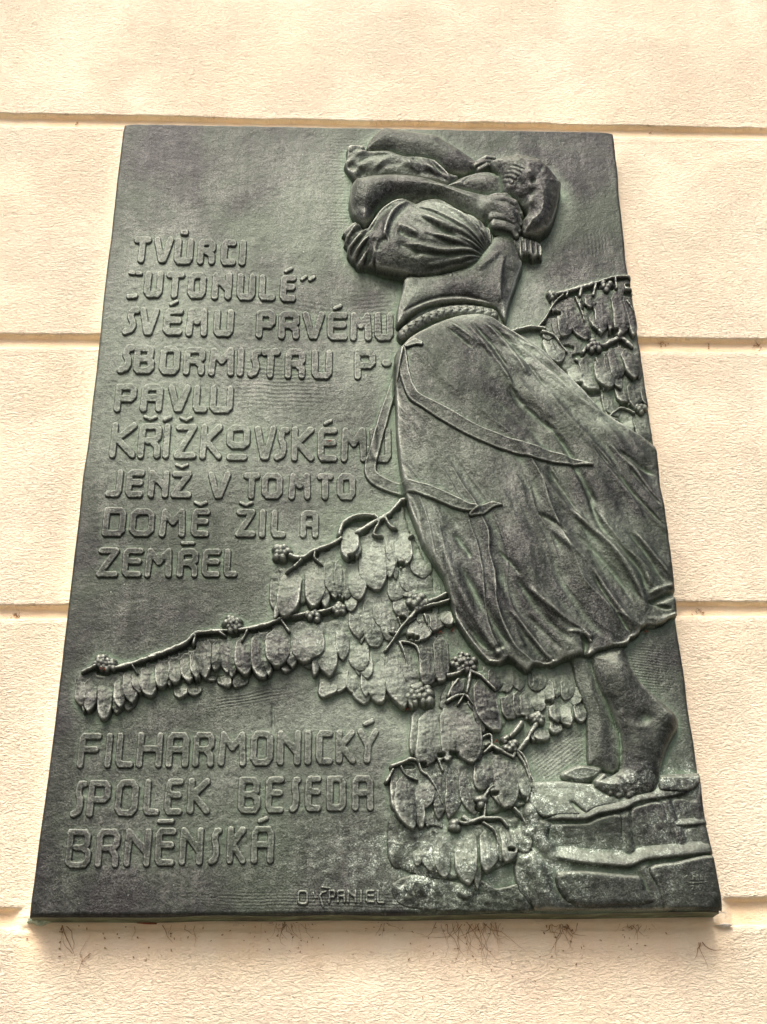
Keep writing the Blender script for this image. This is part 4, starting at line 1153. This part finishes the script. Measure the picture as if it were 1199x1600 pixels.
garment('skirt', Ps, 22, 44, sk, 0.013, extra=skx, dmod=skd, e0=0.62, slope=7.0, label='long pleated skirt blown back from the waist', noise=1.0)
# near sleeve
Pn = catmull(C('P', [(600,645),(650,618),(720,603),(790,620),(860,658),(930,690),(1000,722),(1100,780),(1160,830),(1210,880),(1225,960),(1200,1020),(1160,1060),(1100,1120),(1040,1150),(950,1150),(850,1170),(780,1195),(700,1205),(620,1210),(540,1200),(460,1180),(380,1170),(300,1150),(220,1120),(150,1125),(120,1090),(90,1060),(60,1010),(60,960),(35,930),(50,880),(20,850),(70,800),(135,760),(200,828),(240,800),(300,710),(360,660),(450,620),(530,615)]), True, 2)
def slx(X, Y, d):
    cx, cy = 771, 400
    a = np.arctan2(Y - cy, cx - X); r = np.hypot(X - cx, Y - cy)
    n = 0.9 * np.sin(a * 22 + 0.9 * np.sin(r / 22.) + 1.2 * np.sin(a * 5)) + 0.5 * np.sin(a * 31 + 2)
    h = 2.2 * n * sstep(r, 8, 40) * (1 - sstep(r, 110, 170))
    h = h + 0.9 * np.sin(a * 40) * (1 - sstep(r, 40, 80))
    h = h - 9 * (1 - sstep(r, 0, 60)) + 7 * gauss(X, Y, 690, 372, 60, 34)
    p = catmull(C('P', [(440,640),(340,740),(290,860),(270,960),(280,1060)]), False, 4)
    dd, sd_, t = pl_dist(X, Y, p)
    frill = (X < 612)
    rr_ = np.clip((dd * np.where(sd_ > 0, 1, -1)), -40, 60)
    out = sstep(rr_, 0, 14)
    h = h - 6.5 * out
    b = np.arctan2(Y - 345, 640 - X)
    h = h + 3.0 * out * np.sin((Y + X * 0.9) / 3.3 + np.sin(X / 9.)) * sstep(Y, 335, 360)
    return h
garment('near_sleeve', Pn, 34, 40, [
    (C('P', [(205,900),(260,800),(310,720),(390,655),(470,635),(560,632)]), 3.2, 4.2), (C('P', [(345,990),(362,880),(400,780),(460,710),(560,655)]), 4.5, 4.6), (C('P', [(240,920),(300,800),(370,710),(450,665)]), 5.5, -4.2),
    (C('P', [(400,1010),(410,880),(470,780),(560,700)]), 6, -2.8), (C('P', [(560,690),(700,740),(850,820),(1000,900),(1150,1010)]), (5, 4), 3.2), (C('P', [(570,705),(700,755),(830,830),(980,930)]), 2.8, -3.4),
    (C('P', [(620,780),(740,860),(900,940),(1130,1040)]), 5, 3.0), (C('P', [(600,800),(730,880),(880,965),(1060,1025)]), 3, -3.2), (C('P', [(680,640),(820,700),(980,790),(1120,900),(1190,990)]), 4, 2.6), (C('P', [(760,640),(900,720),(1040,810),(1150,900)]), 3, -2.6),
    (C('P', [(680,960),(800,980),(920,1015),(1100,1048)]), 4, 3.0), (C('P', [(640,945),(760,985),(900,1030)]), 3, -3.0), (C('P', [(480,1010),(620,1030),(760,1065),(900,1075),(1080,1065)]), 4, 3.4), (C('P', [(540,1050),(680,1090),(850,1090)]), 3, -3.2),
    (C('P', [(440,1000),(560,1060),(640,1100)]), 6, -3.2), (C('P', [(440,900),(520,950),(620,980)]), 5, -3.2), (C('P', [(430,860),(540,900),(620,960)]), 4, 2.4), (C('P', [(650,1160),(760,1150),(870,1125),(1000,1110)]), 4, 2.5),
    (C('P', [(60,1015),(130,950),(205,890)]), 2.4, 3), (C('P', [(100,1055),(170,990),(240,930)]), 2.6, 3), (C('P', [(40,930),(100,870),(150,800)]), 2.4, 2.4), (C('P', [(200,1080),(250,1010),(280,950)]), 5, -3.5), (C('P', [(300,1060),(320,1000),(380,960)]), 6, -4.0)],
    0.017, extra=slx, e0=0.4, slope=5.0, label='full gathered sleeve with a frilled cuff on the near arm', noise=1.2)

# ribbons: flat bands laid over whatever lies below
def ribbon(pts, hw, base, lift, parent='woman', lab=None):
    P = catmull(np.asarray(pts, float), False, 6)
    win = window(P, 0.02, 16)
    X, Y = pix(win, base * .001)
    dd, sd_, t = pl_dist(X, Y, P)
    w_ = np.interp(t, np.linspace(0, 1, len(hw)), hw)
    d = w_ - dd + 0.8 * NOI1[win]
    s_ = dd * sd_
    # follow the surface below, smoothed
    B_ = BH[win].copy()
    for _ in range(14):
        B_[1:-1, 1:-1] = (B_[1:-1, 1:-1] * 2 + B_[:-2, 1:-1] + B_[2:, 1:-1] + B_[1:-1, :-2] + B_[1:-1, 2:]) / 6
    h = B_ + lift * sstep(d, -0.8, 2.4) - 0.10 * s_ + 0.7 * np.exp(-((d - 2.2) / 1.5) ** 2) * (d > 0)
    h = np.where(d > 0, h, B_ + 2.0 * d) + .35 * NOI2[win] + .4 * NOI1[win]
    h = np.where((dd > w_ + 3), -30, h)
    add_part('ribbon', win, h, parent, label=lab)
ribbon(C('O', [(626,548),(629,568),(633,590),(641,613),(652,628),(685,648),(727,672),(768,689),(810,703),(860,716),(905,726),(925,730)]), (8.5, 8.5, 9, 11.5, 11.5, 11.5, 11, 10.5, 8, 2), 20, 4.4, lab='long ribbon lying across the front of the skirt')
ribbon(C('O', [(625,556),(614,600),(602,640),(594,668),(587,694),(579,725),(584,742),(606,755),(650,770),(693,787),(725,801),(740,803)]), (5, 6.5, 8, 9, 9, 10, 10, 10, 9.5, 10, 9, 6), 10, 4.8, lab='hanging ribbon looping past the lettering with a curled end')
ribbon(C('O', [(736,806),(752,800),(768,792),(784,792)]), (4, 9, 6, 2), 22, 3.6, lab='curled ribbon end')
ribbon(C('O', [(636,541),(648,537),(658,540)]), (5, 6.5, 4), 20, 4.0, lab='small ribbon knot at the waist')

# ------------------------------------------------------------------ maps of rub, tone and painted highlights from the finished relief
def blur(A, n):
    A = A.copy()
    k = 2 * n + 1
    for _ in range(2):
        for ax in (0, 1):
            P_ = np.pad(A, [(n + 1, n) if i == ax else (0, 0) for i in (0, 1)], mode='edge')
            cs = np.cumsum(P_, axis=ax, dtype=np.float64)
            A = ((cs[k:] - cs[:-k]) if ax == 0 else (cs[:, k:] - cs[:, :-k])) / k
    return A
b2, b6, b20 = blur(BH, 2), blur(BH, 6), blur(BH, 22)
edge_m = np.clip((BH - b2 - 0.30) / 1.3, 0, 1) * 0.40 + np.clip((BH - b6 - 1.2) / 4.0, 0, 1) * 0.30  # raised edges: rubbed metal plus painted highlight
cav_m = np.clip((b6 - BH - 0.35) / 2.2, 0, 1) * 0.8 + np.clip((b20 - BH - 0.8) / 6, 0, 1) * 0.35
for cx, cy, sx, sy, a in ((900,1240,70,28,1.0),(870,1335,110,22,1.0),(1040,1290,50,50,.6),(1060,1210,50,30,.7),(700,1340,110,60,.55),(560,1340,140,60,.35),(840,1300,40,60,.9),(880,1380,60,40,.5),
                          (700,1230,90,60,.35),(690,1390,80,30,.7),(640,860,120,90,.30),(965,1235,40,14,.9),(540,1000,140,60,.28),(830,560,60,50,.25),(240,600,120,120,.12),(1040,1390,60,40,.35),(700,360,50,30,.3)):
    LICH += a * gauss(px0, py0, cx, cy, sx, sy)
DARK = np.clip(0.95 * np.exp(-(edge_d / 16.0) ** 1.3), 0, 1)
PALE = np.zeros_like(BH)  # pale green patches, with highlights painted along the skirt ridge
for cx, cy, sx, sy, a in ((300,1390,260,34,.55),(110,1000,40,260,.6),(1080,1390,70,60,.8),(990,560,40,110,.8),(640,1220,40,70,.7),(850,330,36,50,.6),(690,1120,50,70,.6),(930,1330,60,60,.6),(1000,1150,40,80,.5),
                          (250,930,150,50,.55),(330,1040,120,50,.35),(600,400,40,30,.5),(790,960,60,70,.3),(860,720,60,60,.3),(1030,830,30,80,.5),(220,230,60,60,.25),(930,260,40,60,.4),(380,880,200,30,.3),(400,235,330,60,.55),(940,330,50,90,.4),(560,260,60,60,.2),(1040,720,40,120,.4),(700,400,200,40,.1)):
    DARK += a * gauss(px0, py0, cx, cy, sx, sy)  # dark zones; the band along the top paints down the sky reflection
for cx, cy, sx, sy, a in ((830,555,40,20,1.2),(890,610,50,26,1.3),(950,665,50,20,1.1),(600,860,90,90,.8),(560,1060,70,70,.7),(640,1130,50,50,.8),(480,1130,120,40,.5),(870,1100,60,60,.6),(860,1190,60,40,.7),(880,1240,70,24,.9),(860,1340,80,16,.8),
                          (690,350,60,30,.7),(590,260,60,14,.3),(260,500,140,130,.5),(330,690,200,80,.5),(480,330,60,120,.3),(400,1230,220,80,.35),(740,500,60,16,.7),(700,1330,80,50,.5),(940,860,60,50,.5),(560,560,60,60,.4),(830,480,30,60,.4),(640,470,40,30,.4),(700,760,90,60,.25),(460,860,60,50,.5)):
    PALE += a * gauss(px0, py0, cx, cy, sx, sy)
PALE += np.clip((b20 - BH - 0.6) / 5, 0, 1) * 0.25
PATINA_AND_LIGHT = np.stack([np.clip(DARK, 0, 1), np.clip(PALE, 0, 1), 0 * BH, np.ones_like(BH)], -1).astype(np.float32)  # r = dark zones, g = pale patches with painted highlights
WEAR_AND_GLINT = np.stack([cav_m, edge_m, np.clip(LICH, 0, 1), np.ones_like(BH)], -1).astype(np.float32)

# ------------------------------------------------------------------ turn the height fields into meshes
plaque = empty('memorial_plaque', (0, 0, 0))
tag(plaque, 'tall green-grey bronze relief plaque with a weeping woman and raised lettering on the cream wall', 'plaque')

def grid_mesh(name, win, h, keep, parent, panel_part=False):
    js, is_ = win
    H_, W_ = h.shape
    kc = keep[:-1, :-1] | keep[1:, :-1] | keep[:-1, 1:] | keep[1:, 1:]
    if kc.sum() < 3:
        return None
    cj, ci = np.nonzero(kc)
    used = np.zeros(h.shape, bool)
    for a in (0, 1):
        for b in (0, 1):
            used[cj + a, ci + b] = True
    idx = -np.ones(h.shape, np.int64)
    idx[used] = np.arange(used.sum())
    E_ = EDGE[win]
    X = GX[win][used]; Z = GZ[win][used]
    hh = np.maximum(h, -8) - E_
    Yv = -(PT + hh[used] * 0.001)
    V = np.stack([X, Yv, Z], -1)
    Q = np.stack([idx[cj, ci], idx[cj + 1, ci], idx[cj + 1, ci + 1], idx[cj, ci + 1]], -1)
    wa = np.concatenate([WEAR_AND_GLINT[win][used], PATINA_AND_LIGHT[win][used]], 1)
    midx = np.zeros(len(Q), np.int32)
    # close the sides where the part reaches the outline of the plaque
    extraV, extraQ, extraW = [], [], []
    nv = len(V)
    def side(cells_a, cells_b):
        """ordered arrays of lattice index pairs of the outline edges"""
        nonlocal nv
        for (a, b) in zip(cells_a, cells_b):
            pa, pb = V[a], V[b]
            yl = [0.0] if panel_part else [min(-(PT - 0.005), pa[1] + .0005)]
            nb = len(yl)
            base = nv
            if panel_part:
                extraV.append((pa[0], -PT * .55, pa[2])); extraV.append((pb[0], -PT * .55, pb[2]))
                extraV.append((pa[0], 0.004, pa[2])); extraV.append((pb[0], 0.004, pb[2]))
                extraQ.append((a, b, base + 1, base)); extraQ.append((base, base + 1, base + 3, base + 2))
                extraW.extend([wa[a], wa[b], wa[a], wa[b]])
                nv += 4
            else:
                if pa[1] < yl[0] or pb[1] < yl[0]:
                    extraV.append((pa[0], yl[0], pa[2])); extraV.append((pb[0], yl[0], pb[2]))
                    extraQ.append((a, b, base + 1, base))
                    extraW.extend([wa[a], wa[b]])
                    nv += 2
    j0, i0 = js.start or 0, is_.start or 0
    gj, gi = cj + j0, ci + i0
    m_ = gi == 0
    side(idx[cj[m_], ci[m_]], idx[cj[m_] + 1, ci[m_]])
    m_ = gi == NS - 1
    side(idx[cj[m_] + 1, ci[m_] + 1], idx[cj[m_], ci[m_] + 1])
    m_ = gj == 0
    side(idx[cj[m_], ci[m_] + 1], idx[cj[m_], ci[m_]])
    m_ = gj == NT - 1
    side(idx[cj[m_] + 1, ci[m_]], idx[cj[m_] + 1, ci[m_] + 1])
    if extraV:
        V = np.vstack([V, np.array(extraV)])
        Q = np.vstack([Q, np.array(extraQ)])
        wa = np.vstack([wa, np.array(extraW)])
        midx = np.concatenate([midx, np.ones(len(extraQ), np.int32)])
    Q = Q[:, ::-1] if False else Q
    return mesh_np(name, V, Q, [BRONZE, SIDE], parent, attrs={'wear_and_glint': wa[:, :4], 'patina_and_light': wa[:, 4:]}, midx=midx)

kp = (BH - PANEL) < 2.2
# grow by one cell so that nothing gapes
kp2 = kp.copy()
kp2[1:] |= kp[:-1]; kp2[:-1] |= kp[1:]; kp2[:, 1:] |= kp[:, :-1]; kp2[:, :-1] |= kp[:, 1:]
kp2[:2] = True; kp2[-2:] = True; kp2[:, :2] = True; kp2[:, -2:] = True
full = (slice(0, NT + 1), slice(0, NS + 1))
o = grid_mesh('panel', full, PANEL, kp2, plaque, True)

woman = empty('woman', (0, 0, 0), plaque)
woman['label'] = 'barefoot woman in relief bent forward with her face buried in her raised arms'
keys = {'plaque': plaque, 'woman': woman}
made = []
for p in pending:
    # drop what later parts have buried
    vis = p['keep'] if p['name'] == 'body' else p['keep'] & (p['h'] > BH[p['win']] - 1.6)
    if vis.sum() < 6:
        continue
    ob = grid_mesh(p['name'], p['win'], p['h'], vis, None)
    if ob is None:
        continue
    if p['key']: keys[p['key']] = ob
    if p['label']: ob['label'] = p['label']
    made.append((ob, p['parent']))
for ob, pk in made:
    ob.parent = keys.get(pk, plaque)

# ------------------------------------------------------------------ wall
gl = []            # grooves: lower and upper edge lines at the wall face
for (l0, r0), (l1, r1) in (((195, 216), (176, 200)), ((541, 549.5), (521, 529)), ((967, 963), (945, 940)), ((1452, 1449), (1418, 1403))):
    a = unproject([0, 1199], [l0, r0], 0.0); b = unproject([0, 1199], [l1, r1], 0.0)
    def ln(q):
        k = (q[1][1] - q[1][0]) / (q[0][1] - q[0][0])
        return (q[1][0] - k * q[0][0], k)
    gl.append((ln(a), ln(b)))
wx = np.concatenate([np.linspace(-2.0, -0.36, 14)[:-1], np.arange(-0.36, 1.26, 0.0035), np.linspace(1.2635, 3.0, 14)])
segs = []
mids = [((a[0] + b[0]) / 2) for a, b in gl]
bounds = [2.6] + mids + [-1.2]
def wallH(x, z):
    """how far the face stands out from the mean wall face, m (negative in grooves)"""
    h = 0.0016 * wn1 + 0.0006 * wn2
    rag = 0.0022 * wn3
    gmask = np.zeros_like(x)
    for k, (lo, up) in enumerate(gl):
        zl = lo[0] + lo[1] * x; zu = up[0] + up[1] * x + rag
        ins = np.minimum(sstep(z, zl - 0.0005, zl + 0.0045), 1 - sstep(z, zu - 0.0035, zu + 0.0008))
        if k == 3:
            ins = ins * (1 - sstep(x, -0.034, -0.012) * (1 - sstep(x, 0.812, 0.828)))
            dpt = 0.011
        else:
            dpt = 0.010
        h = h * (1 - ins) - dpt * ins
        gmask = np.maximum(gmask, ins)
        # rounded arris catching the light on the lower band
        h = h - 0.002 * (1 - sstep(z, zl - 0.011, zl)) * 0 - 0.0022 * np.exp(-((z - zl) / 0.0035) ** 2) * (1 - ins)
    # plaster drawn up against the plaque
    dx = np.maximum(np.maximum(-0.0 - x, x - PW), 0); dz = np.maximum(np.maximum(-z, z - PH), 0)
    dp = np.hypot(dx, dz)
    h = h + 0.0025 * np.exp(-(dp / 0.012) ** 2) * (1 - gmask) * (z < PH)
    # bulge at the two lower corners where the last joint was filled
    for cx in (-0.012, 0.812):
        h = h + 0.002 * np.exp(-((x - cx) / 0.012) ** 2 - ((z - 0.0) / 0.02) ** 2)
    low = 1 - sstep(z, -0.012, 0.03)
    fx_ = np.exp(-(dx / 0.022) ** 2)
    sm = np.clip(np.exp(-(dp / 0.022) ** 2) * 0.75 + gmask * 0.9 + low * fx_ * np.exp(-(dz / 0.07) ** 2), 0, 1)
    st = low * fx_ * np.exp(-(dz / 0.055) ** 2) + (1 - low) * np.exp(-(dp / 0.02) ** 2) * .25
    st = np.maximum(st, 0.85 * gmask)  # joints get a warm bounced-light tone painted in
    return h, sm, st
wall = empty('wall', (0, 0, 0))
tag(wall, 'cream rendered facade wall with horizontal joints', None, None, 'structure')
for b in range(5):
    zt, zb = bounds[b], bounds[b + 1]
    zs = []
    cur = zt
    def near_joint(z):
        for (lo, up) in gl:
            c_ = (lo[0] + up[0]) / 2 + .45 * (lo[1] + up[1]) / 2
            if abs(z - c_) < 0.036: return True
        return False
    while cur > zb:
        zs.append(cur)
        if cur > 1.85 or cur < -0.35: cur -= 0.05
        else: cur -= 0.0012 if near_joint(cur) else 0.0055
    zs.append(zb)
    zs = np.array(zs)
    Xg, Zg = np.meshgrid(wx, zs)
    # joints drift slightly: share the same seam by skewing towards it
    topk = gl[b - 1] if b > 0 else None
    botk = gl[b] if b < 4 else None
    kt = (topk[0][1] + topk[1][1]) / 2 if topk else 0
    kb = (botk[0][1] + botk[1][1]) / 2 if botk else 0
    f = ((zs - zb) / (zt - zb))[:, None]
    Zg = Zg + (kt * f + kb * (1 - f)) * Xg
    shp = Xg.shape
    wn1 = fbm(shp, 40, 60, 500, 3); wn2 = fbm(shp, 4, 7, 520, 2)
    wn3 = np.repeat(fbm((1, shp[1]), 5, 9, 540 + 7, 4), shp[0], 0)
    h, sm, st = wallH(Xg, Zg)
    V = np.stack([Xg, -h, Zg], -1).reshape(-1, 3)
    nx_ = shp[1]
    jj, ii = np.meshgrid(np.arange(shp[0] - 1), np.arange(nx_ - 1), indexing='ij')
    a_ = (jj * nx_ + ii).ravel()
    Q = np.stack([a_, a_ + nx_, a_ + nx_ + 1, a_ + 1], -1)
    at = np.stack([sm, st, np.zeros_like(sm), np.ones_like(sm)], -1).reshape(-1, 4)
    mesh_np('plaster_band', V, Q, PLASTER, wall, attrs={'smooth': at})

# ------------------------------------------------------------------ dried climber remains and scraps
def tubes(name, paths, mat, parent=None):
    """paths: list of (points (n,3), radius)"""
    Vs, Qs = [], []
    for P, r in paths:
        P = np.asarray(P, float)
        base = len(Vs)
        ns = 4
        for i, p in enumerate(P):
            t = P[min(i + 1, len(P) - 1)] - P[max(i - 1, 0)]
            t = t / (np.linalg.norm(t) + 1e-9)
            u = np.cross(t, (0.0, 1.0, 0.1)); u /= (np.linalg.norm(u) + 1e-9)
            w_ = np.cross(t, u)
            rk = r * (1 - 0.75 * i / (len(P) - 1))
            for k in range(ns):
                a = 2 * math.pi * k / ns
                Vs.append(p + rk * (math.cos(a) * u + math.sin(a) * w_))
            if i:
                for k in range(ns):
                    Qs.append((base + (i - 1) * ns + k, base + (i - 1) * ns + (k + 1) % ns, base + i * ns + (k + 1) % ns, base + i * ns + k))
    return mesh_np(name, np.array(Vs), np.array(Qs), mat, parent)

def tangle(cx, cy, n, lpx, spread, down=True, seed=0, Y=0.0, dirv=None, r=0.00030, bits=0):
    """little dry rootlets on the wall round the pixel (cx, cy)"""
    rg = random.Random(seed)
    out = []
    pxm = 0.00092
    X, Z = unproject(cx, cy, Y)
    X, Z = float(X), float(Z)
    for k in range(n):
        a = (-math.pi / 2 + rg.gauss(0, 0.45)) if down else rg.uniform(0, 2 * math.pi)
        if dirv is not None: a = dirv + rg.gauss(0, 0.08)
        L = lpx * pxm * rg.uniform(0.25, 1.0)
        x, z = X + rg.gauss(0, spread * pxm), Z + rg.uniform(-2, 2) * pxm
        P = []
        m_ = 6
        for i in range(m_):
            P.append((x, Y - 0.0014 - rg.uniform(0, 0.0016), z))
            a += rg.gauss(0, 0.45)
            x += L / m_ * math.cos(a); z += L / m_ * math.sin(a)
        out.append((P, r * rg.uniform(0.5, 1.2)))
    for k in range(bits):
        x = X + rg.gauss(0, spread * 1.5 * pxm); z = Z - abs(rg.gauss(0, lpx * .55)) * pxm
        q = rg.uniform(0.001, 0.0028); a = rg.uniform(0, 6.28)
        out.append(([(x, Y - 0.0016, z), (x + q * .5 * math.cos(a), Y - .0028, z + q * .5 * math.sin(a)), (x + q * math.cos(a), Y - .0016, z + q * math.sin(a))], r * rg.uniform(1.2, 2.6)))
    return out

specs = [
    ('dried_rootlets', ROOT, tangle(98, 1446, 3, 62, 1.0, dirv=math.radians(-104), seed=1, r=.0005, bits=6), 'thin dark root trailing down the wall below the lower left corner of the plaque'),
    ('dried_rootlets', ROOT, tangle(455, 1442, 18, 42, 16, seed=2, bits=24), 'brown tuft of dry rootlets under the plaque below the signature'),
    ('dried_rootlets', ROOT, tangle(738, 1442, 26, 80, 24, seed=3, bits=34), 'largest spray of dry rootlets under the plaque, below the leafy branches'),
    ('dried_rootlets', ROOT, tangle(882, 1445, 14, 52, 12, seed=4, r=.0004, bits=18), 'rust brown tuft of rootlets under the plaque below the stone steps'),
    ('dried_rootlets', ROOT, tangle(985, 1446, 10, 28, 12, seed=5, bits=16), 'sparse short rootlets between the rust brown tuft and the right corner'),
    ('dried_rootlets', ROOT, tangle(1094, 1474, 3, 44, 1.5, dirv=math.radians(-98), seed=6, r=.0006), 'single thin dry root hanging on the wall below the lower right corner'),
    ('dried_rootlets', ROOT, tangle(592, 1441, 5, 30, 14, seed=7, bits=14), 'few scattered root specks under the middle of the plaque'),
    ('dried_rootlets', ROOT, tangle(240, 1446, 6, 34, 40, seed=8, r=.0004, bits=24), 'scattered root specks below the word in the lower left'),
    ('dried_rootlets', ROOT, tangle(130, 1492, 5, 45, 10, down=False, seed=18, r=.0003, bits=3), 'faint web of fine rootlets right of the trailing root'),
]
for nm, mt, pt, lab in specs:
    tag(tubes(nm, pt, mt), lab, 'rootlets', 'dry climber roots under the plaque')
for k, (cx, cy, n, l_, lab) in enumerate(((24, 962, 9, 9, 'little rusty scrap of roots in the left end of the third wall joint'),
        (1035, 538, 5, 9, 'small root scrap in the second joint nearest to the plaque on the right'), (1107, 540, 4, 9, 'small hooked root scrap midway along the second joint on the right'),
        (1182, 542, 9, 12, 'dark root scrap in the second joint at the right border of the view'), (122, 193, 4, 7, 'tiny dark scrap in the top joint left of the plaque'),
        (1016, 208, 3, 5, 'tiny dark scrap in the top joint right of the plaque'), (1092, 955, 6, 9, 'faint root scrap in the third joint right of the plaque'))):
    tag(tubes('root_scrap', tangle(cx, cy, n, l_, 3 if n > 4 else 1.4, down=False, seed=40 + k, Y=0.010, r=.0006, bits=3), ROOT), lab, 'root scrap', 'root scraps in the wall joints')

def on_relief(px, py):
    X, Z = unproject(px, py, -PT - 0.006)
    j = int((PH - float(Z)) / PH * NT); i = int((float(X) - xl[j]) / (xr[j] - xl[j]) * NS)
    return BH[max(0, j - 5):j + 6, max(0, i - 5):i + 6].mean() * 0.001
for k, (cx, cy, s_, lab) in enumerate(((650, 988, 5, 'red brown leaf scrap caught between the branch and the skirt'), (706, 985, 5, 'small orange leaf scrap beside the skirt edge'), (1008, 988, 4, 'tiny ochre leaf scrap below the skirt hem'),
        (160, 1046, 6, 'dark red leaf scrap in the hollow at the left end of the long branch'), (776, 1158, 5, 'brown leaf scrap behind the berries above the lowest cluster'),
        (636, 1108, 5, 'dark scrap under the flower head left of the hem'), (516, 690, 4, 'reddish scrap inside the accented letter'))):
    if k == 0: cx = 688
    y = -(PT + on_relief(cx, cy)) 
    pts = tangle(cx, cy, 7, s_ * 1.4, s_ * .4, down=False, seed=70 + k, Y=y - 0.0005, r=.0006)
    tag(tubes('leaf_scrap', pts, RUST), lab, 'leaf scrap', 'dry scraps caught in the relief')

# rusty flake and mortar lumps at the lower corners
def lump(name, cx, cy, wpx, hpx, dep, mat, lab, cat, seed, Y=0.0):
    X, Z = unproject(cx, cy, Y)
    n = 18
    rg = np.random.default_rng(seed)
    prof = rg.uniform(0.7, 1.2, n)
    V, Q = [], []
    rings = 5
    for r_ in range(rings):
        f_ = r_ / (rings - 1)
        for k in range(n):
            a = 2 * math.pi * k / n
            q = prof[k] * math.cos(f_ * math.pi / 2)
            V.append((float(X) + wpx * .00046 * q * math.cos(a), Y + 0.001 - dep * math.sin(f_ * math.pi / 2) * (1 + .2 * prof[k]), float(Z) + hpx * .00046 * q * math.sin(a)))
    for r_ in range(rings - 1):
        for k in range(n):
            Q.append((r_ * n + k, r_ * n + (k + 1) % n, (r_ + 1) * n + (k + 1) % n, (r_ + 1) * n + k))
    tag(mesh_np(name, np.array(V), np.array(Q), mat), lab, cat)
lump('rust_flake', 232, 1441, 44, 7, 0.006, RUST, 'flat rust red flake stuck under the lower edge left of the middle', 'rust flake', 3)
lump('mortar_lump', 1131, 1446, 22, 5, 0.008, CAULK, 'pale mortar lump squeezed out at the lower right corner of the plaque', 'mortar', 5)
lump('mortar_lump', 62, 1441, 34, 9, 0.016, make_plain('pale_verdigris', (0.20, 0.27, 0.19, 1), (0.42, 0.48, 0.36, 1)), 'pale green crust under the lower left corner of the plaque', 'mortar', 9)
print('parts', len(made), 'tris', sum(len(o.data.polygons) for o in bpy.data.objects if o.type == 'MESH') * 2)
